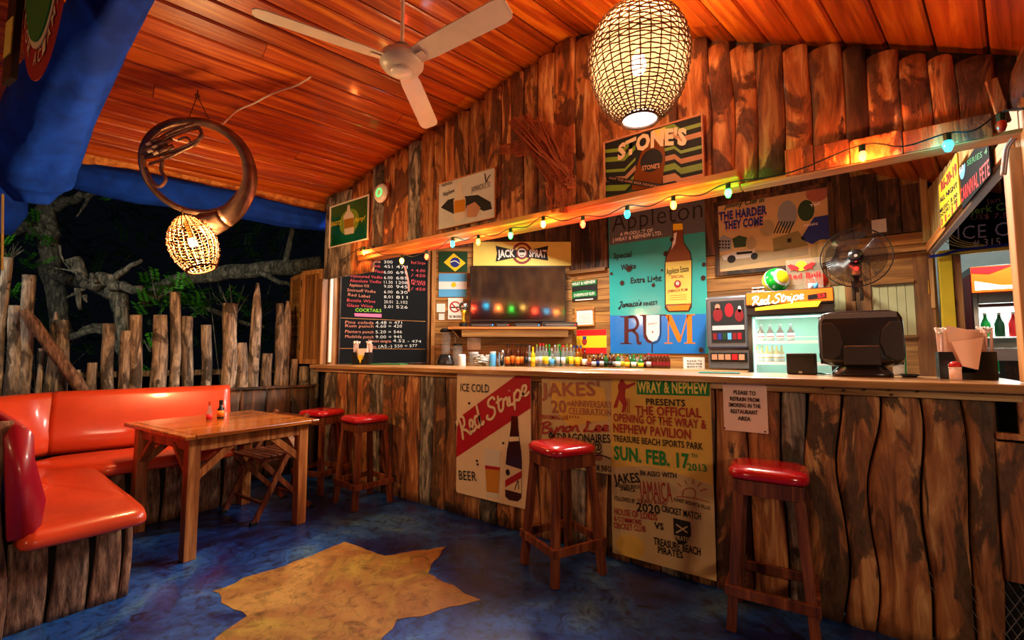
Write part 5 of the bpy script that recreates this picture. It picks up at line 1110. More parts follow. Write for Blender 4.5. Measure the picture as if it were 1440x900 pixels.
# ---------------------------------------------------------------- signs on the back wall
s = Sign('rum_label_sign', 'small green and black rum sign on the back wall above the certificate', 'sign', FK, [(803, 397), (840, 392), (839, 421), (806, 423)], 'ink', .008)
s.poly([(803, 396), (839, 392), (839, 399), (804, 403.5)], 'sign_green', 1, 'green_band'); s.t('WRAY & NEPHEW', (804.5, 402), (837.5, 397.7), 4, 'paper', 2, bold=.03); s.poly([(805, 411), (822, 408), (838, 409), (839, 416), (822, 417), (804, 420)], 'sign_green', 1, 'green_ribbon'); s.t('OVERPROOF RUM', (807, 417.5), (836, 414.5), 4, 'paper', 2, bold=.02); s.poly([(809, 421.5), (834, 419.5), (834, 422), (809, 424)], 'paper', 1, 'white_strip')
s = Sign('framed_certificate', 'white certificate in a light wooden frame below the small green sign', 'picture', FK, [(811, 436), (834, 435), (834, 456), (811, 457)], 'paper', .01, frame='beam_wood', fw=.02)
for k in range(6): s.stroke([(814, 442 + k * 2.3), (831, 441.6 + k * 2.3)], .004, 'grey_plastic', 1, 'text_line', k=1)
f = flag('spanish_flag', 'red and yellow Spanish flag hanging left of the turquoise sign', [(811, 464.5), (853, 463), (853, 497), (811, 497.5)], [(.75, 1, 'bright_red'), (.25, .75, 'yellow'), (0, .25, 'bright_red')], FK); f.disc(822, 480, 3.5, 5.5, 'poster_red', 2, 'coat_of_arms'); f.poly([(819, 473), (825, 473), (824, 477), (820, 477)], 'flag_blue', 3, 'crown')
y_l = lambda x, y0, x0=857: 495 - (495 - y0) * (x + 150) / (x0 + 150)
s = Sign('rum_sign', 'large turquoise and blue enamel sign reading RUM with a painted bottle', 'sign', FK, [(857, 285), (994, y_l(994, 285)), (992, 498), (857, 496.5)], 'teal', .012)
s.poly([(857, 285), (994, y_l(994, 285)), (993, 325.5), (857, 345)], 'slate', 1, 'grey_band'); s.poly([(857, 444), (993, 441.5), (992, 498), (857, 496.5)], 'sign_blue', 1, 'blue_band')
s.t('Appleton', (861, 326), (988, 306), 26, 'ink', 3, bold=-.01); s.t('A PRODUCT OF', (872, 332), (918, 326), 4.6, 'paper', 3, bold=.02); s.t('J.WRAY & NEPHEW LTD.', (861.5, 340.5), (931, 330), 5, 'paper', 3, bold=.02)
s.t('Special', (863, 364), (888, 361), 7.5, 'ink', 3, bold=.03); s.t('White', (873, 380), (894.5, 377.5), 7.5, 'ink', 3, bold=.03); s.t('Extra Light', (887, 398.5), (930.5, 395), 8, 'ink', 3, bold=.03)
cursive(s, "Jamaica's", (870, 433), (902, 429.5), 8, .012, 'ink', 3); s.t('FINEST', (905, 430.5), (925.5, 428), 5, 'ink', 3, bold=.03)
bt_ = [(945.5, 314), (960.5, 312.5), (961, 325), (962, 341), (971.5, 355), (973.5, 370), (973, 432), (969, 438.5), (940, 439), (935, 434), (934.5, 372), (936.5, 358), (944, 345), (946, 330)]
s.poly(bt_, 'ink', 2, 'bottle_outline'); cx_, cy_ = 954, 385; s.poly([(cx_ + (a - cx_) * .92, cy_ + (b - cy_) * .975) for a, b in bt_], 'rum', 3, 'painted_bottle')
s.poly([(946.5, 315), (960, 314), (960.5, 323), (946.5, 324)], 'yellow', 4, 'bottle_cap'); s.poly([(948, 328), (952, 327), (950, 342), (944, 352)], 'paper', 4, 'glass_highlight'); s.poly([(936, 369), (972.3, 366), (972, 426.5), (936.5, 428)], 'pale_yellow', 4, 'bottle_label'); s.poly([(938, 430), (970, 429), (968, 436), (941, 437)], 'beer', 4, 'bottle_foot')
s.t('Appleton Estate', (937.5, 386), (969, 381.5), 8, 'ink', 5, bold=.02); s.t('SPECIAL', (944, 392), (962, 390), 4, 'poster_red', 5, bold=.02); s.disc(953, 399.5, 5, 5.5, 'poster_red', 5, 'seal'); s.disc(953, 398.5, 2.5, 2.8, 'pink_paper', 6); s.t('JAMAICA RUM', (939, 411.5), (967, 409), 4, 'poster_red', 5, bold=.02)
for k in range(3): s.stroke([(942, 416 + k * 3), (966, 414.5 + k * 3)], .006, 'beer', 5, 'text_line', k=1)
# letters R U M
def bars(pts, w_, m_): s.stroke(pts, w_, m_, 3, 'letter_stroke', k=1)
s.poly([(878, 446), (884, 446), (884, 483), (878, 483)], 'maroon', 3, 'letter_stem'); bars([(872.5, 445.5), (890, 445)], .014, 'maroon'); bars([(872.5, 483), (888, 483)], .014, 'maroon'); s.stroke([(884, 446), (893, 446), (897, 455), (893, 463), (884, 465)], .034, 'maroon', 3, 'letter_bowl'); s.stroke([(890, 465), (896, 471), (897.5, 482), (902, 482)], .034, 'maroon', 3, 'letter_leg')
s.poly([(904, 444), (910, 444), (910, 471), (913, 478), (917.5, 481), (916, 483.5), (910, 481), (905, 474)], 'maroon', 3, 'letter_stem'); bars([(900, 443.5), (913, 443.3)], .014, 'maroon'); bars([(922, 443.2), (937, 443)], .012, 'maroon'); s.stroke([(929, 444), (929, 471), (925, 480), (917.5, 483)], .012, 'ink', 3, 'glass_outline'); s.stroke([(917.5, 483), (917, 496)], .014, 'ink', 3, 'glass_stem')
s.poly([(909, 443.5), (927.5, 443), (927.5, 470), (924, 478), (918, 480.5), (912, 477), (909, 470)], 'paper', 4, 'painted_glass'); s.t('Jamaica', (911, 457), (924, 455), 2.6, 'sign_red', 5, shear=.3); s.disc(918, 467, 1, 1.5, 'sign_red', 5)
for a, b in (((940, 444), (940, 481)), ): bars([a, b], .014, 'orange')
s.poly([(936, 443.5), (944, 443), (958, 474), (955, 482), (952, 478)], 'orange', 3, 'letter_stroke'); bars([(956, 481), (967, 444)], .014, 'orange'); s.poly([(966, 443), (973, 442.6), (973.5, 482), (966.5, 482)], 'orange', 3, 'letter_stem'); bars([(965, 443), (977.5, 442.5)], .012, 'orange'); bars([(962.5, 482.5), (978, 482.5)], .012, 'orange'); bars([(934.5, 482.5), (946, 482.5)], .012, 'orange'); bars([(934, 443.3), (942, 443)], .012, 'orange')
for a, b, r_1 in ((884.6, 378, 4.2), (875, 398, 3.2), (919, 401, 2.6), (945, 336.6, 3), (936.5, 357, 3.6), (989, 391, 3.6), (931, 380, 1.6), (860, 385, 2), (990, 372, 3), (986, 492, 3.5)):
    s.disc(a, b, r_1, r_1 * 1.1, 'rust', 6, 'rust_spot', 9)

s = Sign('framed_film_poster', 'large framed vintage film poster with a street scene, under the beam', 'picture', FK, [(1011, 290), (1165, y_l(1165, 290, 1011)), (1166, 368), (1011, 382)], 'poster_tan', .012, off=.01, frame='dark_board', fw=.045)
Q = lambda x, y: (990 + x * .1888, 230 + y * .1888)
s.t('Jimmy Cliff in', Q(150, 335), Q(450, 285), 6, 'dark_green', 2, bold=.04, shear=.2); s.t('THE HARDER', Q(112, 425), Q(470, 372), 11, 'flag_blue', 3, bold=.05); s.t('THEY COME', Q(150, 492), Q(440, 455), 11, 'flag_blue', 3, bold=.05); s.t('THE HARDER', Q(116, 440), Q(472, 388), 11, 'poster_pink', 2, bold=.05); s.t('THEY COME', Q(154, 508), Q(442, 472), 11, 'poster_pink', 2, bold=.05)
s.poly([Q(100, 570), Q(140, 530), Q(205, 555), Q(205, 640), Q(105, 660)], 'grey_plastic', 1, 'printed_house')
for i in range(3):
    for j in range(4): s.poly([Q(112 + j * 22, 572 + i * 24), Q(126 + j * 22, 572 + i * 24), Q(126 + j * 22, 586 + i * 24), Q(112 + j * 22, 586 + i * 24)], 'ink', 2, 'printed_window')
s.poly([Q(210, 560), Q(260, 535), Q(320, 550), Q(310, 620), Q(225, 628)], 'dark_green', 1, 'printed_palm'); s.poly([Q(105, 690), Q(300, 640), Q(500, 650), Q(770, 620), Q(780, 680), Q(450, 730), Q(105, 790)], 'print_tan', 1, 'printed_road')
s.poly([Q(130, 690), Q(225, 655), Q(380, 640), Q(385, 690), Q(300, 705), Q(150, 720)], 'stone_white', 2, 'printed_car'); s.disc(*Q(205, 712), 6, 5.5, 'ink', 3); s.disc(*Q(375, 690), 5, 5, 'ink', 3); s.poly([Q(240, 660), Q(360, 650), Q(360, 668), Q(245, 680)], 'ink', 3)
s.disc(*Q(845, 215), 17, 13, 'faded_red', 1, 'printed_badge'); s.poly([Q(820, 400), Q(935, 380), Q(945, 560), Q(800, 600), Q(720, 560)], 'flag_blue', 1, 'printed_sea'); s.poly([Q(510, 560), Q(700, 500), Q(780, 610), Q(520, 655)], 'print_olive', 1, 'printed_shack'); s.poly([Q(620, 560), Q(650, 555), Q(650, 585), Q(620, 590)], 'ink', 2)
s.disc(*Q(470, 480), 10, 12, 'print_tan', 1, 'printed_cloud'); s.disc(*Q(350, 590), 8, 9, 'print_tan', 1, 'printed_cloud'); s.disc(*Q(620, 380), 14, 20, 'grey_plastic', 1, 'printed_cloud'); s.disc(*Q(760, 350), 12, 15, 'dark_green', 1, 'printed_palm')
for k in range(6): s.stroke([Q(520 + k * 22, 520), Q(560 + k * 22, 430)], .012, 'ink', 2, k=1)
s.t('Yes!', Q(790, 325), Q(865, 305), 4, 'white', 3, bold=.03); s.t('music', Q(745, 470), Q(848, 455), 3, 'white', 3)
s = Sign('round_plaque', 'round pale wooden plaque partly behind the wall fan', 'plaque', FK, [(1138, 334), (1176, 334), (1176, 372), (1138, 372)], 'side_board', .003, off=.05); s.disc(1157, 353, 18, 16.5, 'side_board', 1, 'plaque_face', 28)
for c in kids(s.root):
    if c.name.startswith('board'): bpy.data.objects.remove(c)
s = Sign('bar_notice', 'small white printed notice standing behind the counter right of the rum sign', 'notice', FK, [(961, 502.5), (991, 502.5), (991, 520), (961, 520)], 'white', .004, off=.1)
for t_, y0 in (('PLEASE TO', 509), ('REFRAIN FROM', 513), ('SMOKING IN THE', 517)): s.t(t_, (966, y0), (987, y0), 2.6, 'ink', 1, bold=.03)
s = Sign('torn_sticker', 'torn pale sticker on the dark boards above the wall fan', 'sticker', FK, [(1226, 311), (1246, 306), (1247, 324), (1226, 330)], 'stone_white', .002, off=.012)
# back door with pale slatted panes
dr = struct('door_1'); DX = [(-.12, -.105), (.0, .19), (.50, .60)]
for a, b in ((-.125, -.10), (.01, .085), (.09, .2), (.50, .625)): MB().span(a, b, 5.275, 5.31, 1.0, 2.085).build('stile', 'inner_wood_z', dr, bev=.003)
for a, b, c, d in ((-.1, .01, 1.86, 2.085), (.2, .5, 1.84, 2.085), (.2, .5, 1.0, 1.37), (-.1, .01, 1.0, 1.37)): MB().span(a, b, 5.28, 5.31, c, d).build('door_panel', 'inner_wood', dr, bev=.003)
for a, b in ((.2, .5),):
    MB().span(a, b, 5.26, 5.279, 1.345, 1.375).build('sill', 'inner_wood', dr, bev=.002); MB().span(a, b, 5.262, 5.279, 1.835, 1.86).build('head', 'inner_wood', dr, bev=.002)
for k in range(5): MB().span(.202 + k * .0595, .258 + k * .0595, 5.29, 5.30, 1.375, 1.835).build('pane_slat', 'pale_window', dr)
for k in range(2): MB().span(-.098 + k * .054, -.046 + k * .054, 5.29, 5.30, 1.37, 1.86).build('pane_slat', 'pale_window', dr)
MB().span(.60, .626, 5.25, 5.2745, 1.6, 2.03).build('hinge_batten', 'beam_wood_z', dr, bev=.003); MB().lathe([(.007, 0), (.007, .12)], 8, (.592, 5.262, 1.72)).build('hinge', 'brass', dr)
# ================================================================ FRIDGE
FY = 4.7; fx0, fx1, fz1 = -.735, -.075, 1.775
fg = thing('drinks_fridge', 'glass-front drinks fridge with lit orange lettered header behind the bar', 'fridge', ((fx0 + fx1) / 2, FY, 0)); W = (fx1 - fx0) / 2
MB().span(-W, -W + .035, 0, .5, .0, 1.63).span(W - .035, W, 0, .5, 0, 1.63).span(-W + .035, W - .035, 0, .5, 0, .3).span(-W + .035, W - .035, 0, .5, 1.555, 1.63).build('cabinet', 'black_plastic', fg, bev=.003)
MB().span(-W + .036, W - .036, .44, .47, .3, 1.554).span(-W + .036, -W + .042, .02, .44, .3, 1.554).span(W - .042, W - .036, .02, .44, .3, 1.554).span(-W + .042, W - .042, .02, .44, 1.545, 1.554).build('liner', 'fridge_inside', fg)
hd = MB().span(-W - .005, W + .005, -.03, .48, 1.64, fz1).build('header_box', 'black_plastic', fg, bev=.004); MB().span(-W + .002, W - .002, -.0345, -.0305, 1.66, fz1 - .008).build('lit_panel', 'lit_orange', hd)
MB().span(-W, W, -.02, .0, 1.565, 1.638).build('lower_trim', 'dark_plastic', fg, bev=.003)
FFr = Frame(0, FY - .0345, 0)
class _S: pass
fs = _S(); fs.fr = FFr; fs.root = fg
def fq(x, y): u, z = FFr.hit(x, y, 0); return u - (fx0 + fx1) / 2, z
fs.q = fq; fs.y = lambda l: -.0345 - .0012 * l
cursive(fs, 'Red', (1057, 430), (1082, 427), 11, .011, 'lit_white', 2); cursive(fs, 'Stripe', (1085, 426.5), (1130, 420), 10, .010, 'lit_white', 2)
P_ = [fq(*p) for p in ((1062, 433), (1120, 425), (1155, 423), (1150, 431), (1100, 434), (1062, 437))]; MB().add([(x, -.0368, z) for x, z in P_], [(0, 1, 2, 3, 4, 5)]).build('yellow_glow', 'lit_yellow', fg)
P_ = [fq(*p) for p in ((1136, 415), (1162, 411), (1162, 419), (1136, 422))]; MB().add([(x, -.0375, z) for x, z in P_], [(0, 1, 2, 3)]).build('display', 'black', fg); a = fq(1150, 418.5); b = fq(1160, 417.3); put_text(fg, '23', a[0], a[1], b[0], b[1], .026, 'led_red', -.0385)
for z_ in (1.12, 1.31): 
    m = MB()
    for k in range(22): m.tube([(-W + .045 + k * .0268, .03, z_), (-W + .045 + k * .0268, .42, z_)], .0025, 4)
    m.span(-W + .043, W - .043, .022, .03, z_ - .008, z_ + .018).build('wire_shelf', 'white', fg)
MB().span(-W + .043, W - .043, .024, .028, z_ + .045, z_ + .052).build('shelf_rail', 'white', fg)
MB().span(-W + .036, W - .036, .0, .008, .3, 1.554).build('glass_door', 'glass_clear', fg)
MB().span(-W + .045, -W + .055, .02, .03, .5, 1.53).build('light_strip', 'fridge_light', fg); MB().span(-W + .06, W - .06, .04, .06, 1.533, 1.543).build('light_strip', 'fridge_light', fg)
lamp('fridge_lamp', 'AREA', (0, .12, 1.525), 1.1, (.55, 1, .88), .5, (0, 0, 0), .12, parent=fg); lamp('fridge_lamp', 'AREA', (-.27, .1, 1.2), 0.6, (.6, 1, .9), .1, (0, R(-90), 0), .5, parent=fg)
pb = thing('beer_bottle', 'x', 'bottle'); MB().lathe([(.028, 0), (.03, .005), (.03, .095), (.013, .125), (.012, .16)], 12).build('glass_body', 'bottle_brown', pb, smooth=True); MB().lathe([(.0307, .02), (.0307, .085)], 12).build('paper_label', 'paper', pb, smooth=True); MB().lathe([(.0312, .045), (.0312, .06)], 12).build('label_band', 'bright_red', pb); MB().lathe([(.013, .155), (.013, .168)], 8).build('crown_cap', 'silver_label', pb)
for i, px_ in enumerate((1070.5, 1083.5, 1097.6, 1112.5)): p = atY(px_, 479, 4.80); dup(pb, (p.x, 4.80, 1.3135), R(30 * i), f"brown beer bottle with white and red label, {ORD[i]} from left, upper fridge shelf", 'brown beer bottles on the upper fridge shelf')
for i, px_ in enumerate((1066, 1072.5, 1080, 1087, 1093.5, 1100)): p = atY(px_, 519, 4.78 + .06 * (i % 2)); dup(pb, (p.x, 4.78 + .07 * (i % 2), 1.1235), R(30 * i), f"yellow beer bottle, {ORD[i]} from the left on the lower fridge shelf", 'yellow beer bottles on the lower fridge shelf', scale=(.78, .78, 1.0), mats={'glass_body': 'bottle_yellow', 'label_band': 'gold'})
for c in kids(pb): bpy.data.objects.remove(c)
bpy.data.objects.remove(pb)
# balls and bits on top of the fridge
def ball_mat(name, cols, sc, dist):
    m, nt, b = base(name); setp(b, .2, coat=.6); tc = nt.nodes.new('ShaderNodeTexCoord'); wv = nt.nodes.new('ShaderNodeTexWave'); wv.inputs['Scale'].default_value = sc; wv.inputs['Distortion'].default_value = dist; wv.inputs['Detail'].default_value = 0; wv.inputs['Detail Scale'].default_value = .5; wv.inputs['Phase Offset'].default_value = 1.2
    mp = nt.nodes.new('ShaderNodeMapping'); mp.inputs['Rotation'].default_value = (0, R(25), R(40)); nt.links.new(tc.outputs['Object'], mp.inputs[0]); nt.links.new(mp.outputs[0], wv.inputs['Vector'])
    r_ = ramp(nt, wv.outputs['Fac'], cols); r_.color_ramp.interpolation = 'CONSTANT'; nt.links.new(r_.outputs[0], b.inputs['Base Color']); MT[name] = m
ball_mat('ball_green', [(0, hx('f0e020')), (.18, hx('1c2480')), (.22, hx('f4f4f0')), (.5, hx('1c2480')), (.54, hx('10a82c'))], 2.2, 3.0)
ball_mat('ball_red', [(0, hx('e83018')), (.5, hx('101010')), (.62, hx('f4f4f0')), (.7, hx('e83018'))], 2.6, 4.0)
def ball(name, label, c, r, mat):
    t = thing(name, label, 'ball', c); MB().lathe([(r * math.sin(math.pi * k / 16), -r * math.cos(math.pi * k / 16)) for k in range(17)], 28).build('ball_skin', mat, t, smooth=True); return t
p = atY(1091, 394, 4.85); ball('football', 'shiny green white and yellow ball on top of the drinks fridge', (p.x, 4.85, fz1 + .117), .115, 'ball_green')
p = atY(1149, 398, 5.0); ball('football', 'smaller red and black ball behind the fridge-top display', (p.x, 5.0, fz1 + .094), .092, 'ball_red')
t = thing('energy_drink_display', 'clear acrylic energy drink display with two red bulls and yellow sun', 'display', ((fx0 + fx1) / 2 + .12, 4.88, fz1 + .001))
MB().span(-.14, .14, -.004, .004, 0, .30).build('acrylic_sheet', 'acrylic', t); MB().span(-.15, .15, -.05, .05, 0, .012).build('foot', 'white', t); MB().lathe([(.045, 0), (.045, .004)], 24, (-.02, -.005, .235), Matrix.Rotation(R(90), 4, 'X')).build('sun_disc', 'yellow', t)
for s_ in (-1, 1):
    pts = [(.01, .21), (.03, .235), (.06, .245), (.085, .262), (.09, .25), (.11, .255), (.10, .235), (.08, .215), (.085, .195), (.07, .205), (.045, .20), (.035, .185), (.028, .2)]
    MB().vprism([(s_ * x_ - .02, z_) for x_, z_ in pts][::s_], -.010, -.0055).build('bull_logo', 'bright_red', t)
put_text(t, 'Red Bull', -.13, .12, .12, .12, .05, 'bright_red', -.0065, bold=.02)
for i in range(5):
    p = atY(1059 + i * 3.6, 408, 4.76); t = thing('small_can', f'tiny banded can on the fridge top, {ORD[i]} from left beside the football', 'can', (p.x, 4.76, fz1 + .001), 0, 'tiny cans at the left of the fridge top'); MB().lathe([(.008, 0), (.009, .002), (.009, .05), (.007, .053)], 10).build('can_body', 'paper', t, smooth=True); MB().lathe([(.0094, .025), (.0094, .045)], 10).build('band', 'black' if i % 2 else 'rum', t)
for i, (px_, c_, lb) in enumerate(((1140, 'paper', 'small white cup at the right of the fridge top'), (1147, 'sky_blue', 'small blue cup at the right of the fridge top'))):
    p = atY(px_, 403, 4.76); t = thing('plastic_cup', lb, 'cup', (p.x, 4.76, fz1 + .001)); MB().lathe([(.016, 0), (.02, .05), (.018, .05), (.014, .004)], 12).build('cup_body', c_, t, smooth=True)

# ---------------------------------------------------------------- cigarette dispenser
a = atY(991, 420, 4.9); b = atY(1049, 490, 4.9); zt_ = 1.785
cg = thing('cigarette_dispenser', 'grey counter-top dispenser with a dark red poster and packs below', 'dispenser', (a.x + .005, 4.9, BZ)); w_ = -.765 - a.x
MB().span(0, w_, 0, .26, .21, zt_ - BZ).build('housing', 'grey_metal', cg, bev=.02); MB().span(.05, w_ - .03, -.004, 0, .27, zt_ - BZ - .05).build('poster_panel', 'ink', cg)
for x0, z0, x1, z1, m_ in ((.07, .48, .16, .62, 'dark_red'), (.18, .52, .26, .66, 'sign_red'), (.27, .47, .35, .60, 'dark_red'), (.09, .60, .14, .66, 'skin_tan'), (.30, .56, .33, .63, 'stone_white')):
    MB().lathe([(.5, 0), (.5, .001)], 12, ((x0 + x1) / 2, -.0045, (z0 + z1) / 2), Matrix.Rotation(R(90), 4, 'X') @ Matrix.Diagonal((x1 - x0, z1 - z0, 1, 1))).build('printed_figure', m_, cg)
MB().span(.06, w_ - .035, -.0065, -.0045, .395, .44).build('warning_strip', 'silver_label', cg)
for k, m_ in enumerate(('dark_red', 'flag_blue', 'dark_green', 'sky_blue', 'dark_red', 'sign_red')): MB().span(.065 + k * .045, .1 + k * .045, -.0065, -.0045, .30, .365).build('brand_badge', m_, cg)
MB().span(.01, w_, .02, .24, .01, .205).build('lower_tray', 'grey_metal', cg, bev=.01); MB().span(.03, w_ - .02, .012, .0195, .08, .17).build('tray_opening', 'black', cg)
for k in range(5): MB().span(.045 + k * .062, .095 + k * .062, .002, .0115, .10, .155).build('cigarette_pack', 'poster_pink' if k != 3 else 'bright_red', cg)

# ---------------------------------------------------------------- wall fan
p = atY(1203, 362, 4.55); fa = thing('wall_fan', 'black caged fan on a wall bracket with a glowing red light', 'fan', (p.x, 4.55, p.z)); fa.rotation_euler = (0, 0, 0)
r0 = .235; m = MB()
for rr_, y_ in ((r0, 0), (r0, .01), (.20, -.045), (.20, .055), (.15, -.065), (.10, -.075)): m.tube([(rr_ * math.cos(a), y_, rr_ * math.sin(a)) for a in [k * math.pi / 20 for k in range(40)]], .0045 if rr_ == r0 else .0012, 5, closed=True)
m.build('cage_rim', 'black_plastic', fa)
m = MB()
for k in range(72):
    a = k * math.pi / 36
    for s_ in (-1, 1): m.tube([(rr_ * math.cos(a), y_ * s_, rr_ * math.sin(a)) for rr_, y_ in ((.05, .08), (.12, .072), (.20, .05), (r0, .003))], .0011, 3, cap=False)
m.build('cage_wires', 'black_plastic', fa, kind='stuff')
glass('fan_blade', '181416', .1, .55)
for k in range(3):
    vs = []; a0 = k * 2 * math.pi / 3
    for i in range(7):
        for j in range(4): rr_ = .04 + j * .055; a = a0 + (i / 6 - .5) * (1.3 + .2 * j); vs.append((rr_ * math.cos(a), (i / 6 - .5) * .05, rr_ * math.sin(a)))
    fs_ = [(i * 4 + j, i * 4 + j + 1, i * 4 + j + 5, i * 4 + j + 4) for i in range(6) for j in range(3)]
    MB().add(vs, fs_).build('blade', 'fan_blade', fa, smooth=True)
MB().lathe([(.02, -.09), (.05, -.086), (.052, -.07), (.02, -.065)], 20, M=Matrix.Rotation(R(-90), 4, 'X')).build('hub_badge', 'black_plastic', fa, smooth=True); MB().lathe([(.012, .088), (.012, .094)], 12, M=Matrix.Rotation(R(90), 4, 'X')).build('hub_button', 'silver_label', fa)
MB().lathe([(.05, .06), (.055, .09), (.05, .2), (.02, .22)], 18, M=Matrix.Rotation(R(-90), 4, 'X')).build('motor', 'black_plastic', fa, smooth=True)
MB().bar((0, .12, 0), (0, .12, -.27), .035, .04).bar((0, .12, -.15), (0, .70, -.15), .03, .03).span(-.035, -.012, .07, .13, -.34, -.18).span(.014, .04, .07, .13, -.34, -.18).build('bracket', 'black_plastic', fa, bev=.004)
MB().lathe([(.014, 0), (.014, .006)], 12, (0.0, -.06, -.10), Matrix.Rotation(R(90), 4, 'X')).build('control_box_light', 'led_red', fa); MB().span(-.035, .035, -.055, .10, -.155, -.065).build('control_box', 'black_plastic', fa, bev=.006)
lamp('fan_led', 'POINT', (0, -.09, -.10), .25, (1, .05, .02), .01, parent=fa)

# ---------------------------------------------------------------- till and printer on the bar
TZ = 1.099
ps = thing('till_monitor', 'black point-of-sale monitor seen from behind on the bar counter', 'monitor', (.055, 2.98, TZ), R(3))
MB().loft([sq_loop(.25, .19, 0, 28), sq_loop(.25, .19, .018, 28), sq_loop(.19, .14, .05, 28), sq_loop(.15, .10, .10, 28), sq_loop(.12, .07, .14, 28)]).build('stand', 'black_plastic', ps, smooth=True)
bd = MB().loft([[(x, y + .02, z) for x, z, y in [(c[0], c[1], k)for c in sq_loop(w2, h2, 0, 36, 7)]] for w2, h2, k in ((.31, .24, -.075), (.34, .27, -.07), (.352, .285, -.045), (.356, .29, -.02), (.356, .29, .0), (.34, .275, .01))]).build('screen_housing', 'black_plastic', ps, smooth=True, loc=(0, 0, .195), rot=(R(-10), 0, 0))
MB().span(-.15, .15, -.058, -.0545, .095, .125).build('vent_strip', 'grey_metal', bd, bev=.002)
for s_ in (-1, 1): MB().vprism([(s_ * x_, z_) for x_, z_ in [(.165, .07), (.12, .075), (.085, .03), (.075, -.03), (.09, -.10), (.13, -.125), (.165, -.12)]][::s_], -.064, -.05).build('side_grille', 'dark_plastic', bd, bev=.004)
MB().span(-.075, .075, -.075, -.04, -.15, -.05).build('neck_cover', 'dark_plastic', bd, bev=.006)
MB().span(-.172, .172, .0315, .033, -.13, .13).build('screen', 'screen', bd)
a = atY(1105, 490, 3.02); b = atY(1148, 524, 3.02)
pt_ = thing('receipt_printer', 'small dark receipt printer left of the till monitor', 'printer', ((a.x + b.x) / 2, 3.02, TZ)); w_ = (b.x - a.x) / 2
MB().span(-w_, w_, 0, .13, 0, .118).build('case', 'dark_plastic', pt_, bev=.006); MB().span(-w_ + .003, w_ - .003, -.003, .002, .095, .10).build('lid_seam', 'black', pt_); MB().span(-.012, .004, -.003, .001, .006, .018).build('button', 'silver_label', pt_)
t = thing('card_tray', 'flat black tray right of the till on the counter', 'tray', (.245, 3.02, TZ)); MB().loft([sq_loop(.05, .08, 0, 20), sq_loop(.085, .10, .014, 20), sq_loop(.078, .092, .014, 20), sq_loop(.045, .075, .004, 20)]).build('dish', 'black_plastic', t, smooth=True)
cb2 = MB(); 
for k in range(3): cb2.tube(smoothpath([(-.10 + k * .02, 2.99, TZ + .005), (-.14, 3.03 + k * .01, TZ + .006), (-.17, 3.06, TZ + .005), (-.12, 3.10, TZ + .006)], 4), .003, 5)
cb2.build('till_cable', 'black', None); tag(COL.objects[-1], 'loops of black cable between the printer and the till', 'cable')
t = Sign('price_card', 'small green edged card with food picture behind the till', 'card', Frame(0, 3.12, 0), [(1255, 484), (1275, 484), (1275, 527), (1255, 527)], 'paper', .004); t.disc(1267, 506, 5, 6, 'orange', 1, 'picture'); t.poly([(1272.5, 484), (1275, 484), (1275, 527), (1272.5, 527)], 'bright_green', 2, 'green_edge')
# ---------------------------------------------------------------- napkin and straw holders
def holder(name, label, loc, rz, w_, front, emblem=False):
    t = thing(name, label, 'napkin holder', loc, rz); h = .125
    MB().vprism([(-w_, 0), (w_, 0), (w_, h), (w_ * .5, h), (w_ * .25, .03), (-w_ * .25, .03), (-w_ * .5, h), (-w_, h)], -.006 - .05, -.05).build('front_panel', 'black_plastic', t)
    MB().span(-w_, w_, -.049, .05, 0, .006).span(-w_, -w_ + .005, -.05, .05, .006, h).span(w_ - .005, w_, -.05, .05, .006, h).span(-w_ + .005, w_ - .005, .045, .05, .006, h).build('box', 'black_plastic', t)
    for s_ in (-1, 1):
        m = MB()
        for k in range(13):
            x_ = s_ * w_ * .76 + rnd.uniform(-.014, .014); y_ = rnd.uniform(-.035, .03); m.tube([(x_, y_, .01), (x_ + rnd.uniform(-.012, .012), y_ + rnd.uniform(-.01, .01), .215 + rnd.uniform(-.01, .015))], .0032, 5)
        m.build('straws', 'pink_paper', t, kind='stuff')
        m = MB()
        for k in range(13): m.tube([(s_ * w_ * .76 + rnd.uniform(-.022, .022), rnd.uniform(-.04, .035), .21 + rnd.uniform(0, .01)), (s_ * w_ * .76 + rnd.uniform(-.028, .028), rnd.uniform(-.04, .035), .232 + rnd.uniform(0, .01))], .005, 5)
        m.build('straw_tips', 'paper', t, kind='stuff')
    return t
nh = holder('napkin_holder', 'black holder with tall straws and pink napkins at the counter\'s right end', (.44, 2.96, TZ), 0, .095, True)
m = MB(); r_ = random.Random(2)
for k in range(7):
    dx, dz, an = r_.uniform(-.015, .015), r_.uniform(0, .02), r_.uniform(-.35, .1); vs = []
    for i in range(5):
        for j in range(5): vs.append((-.06 + .03 * i + dx + an * .05 * j * .3, -.045 + k * .011 + .006 * math.sin(i * 1.9 + k) + (-.012 * max(0, j - 2) if k < 2 else 0), .05 + j * .04 + dz + an * .03 * (i - 2)))
    m.add(vs, [(i * 5 + j, i * 5 + j + 1, i * 5 + j + 6, i * 5 + j + 5) for i in range(4) for j in range(4)])
m.build('napkins', 'pink_paper', nh, smooth=True, kind='stuff')
m = MB(); m.add([(-.05, -.062, .17), (.055, -.066, .19), (.03, -.075, .045), (-.02, -.072, .06)], [(0, 1, 2, 3)]); m.build('loose_napkin', 'pink_paper', nh)
n2 = holder('napkin_holder', 'small black straw and napkin holder with yellow emblem before the chalkboard', (-4.05, 2.90, TZ), R(30), .09, True); MB().span(-.045, .045, -.03, .03, .05, .165).build('napkins', 'paper', n2); MB().vprism([(-.03, .095), (0, .01), (.03, .095)], -.0605, -.057).build('yellow_emblem', 'yellow', n2)
for c in kids(n2):
    if c.name.startswith('front_panel'): pass
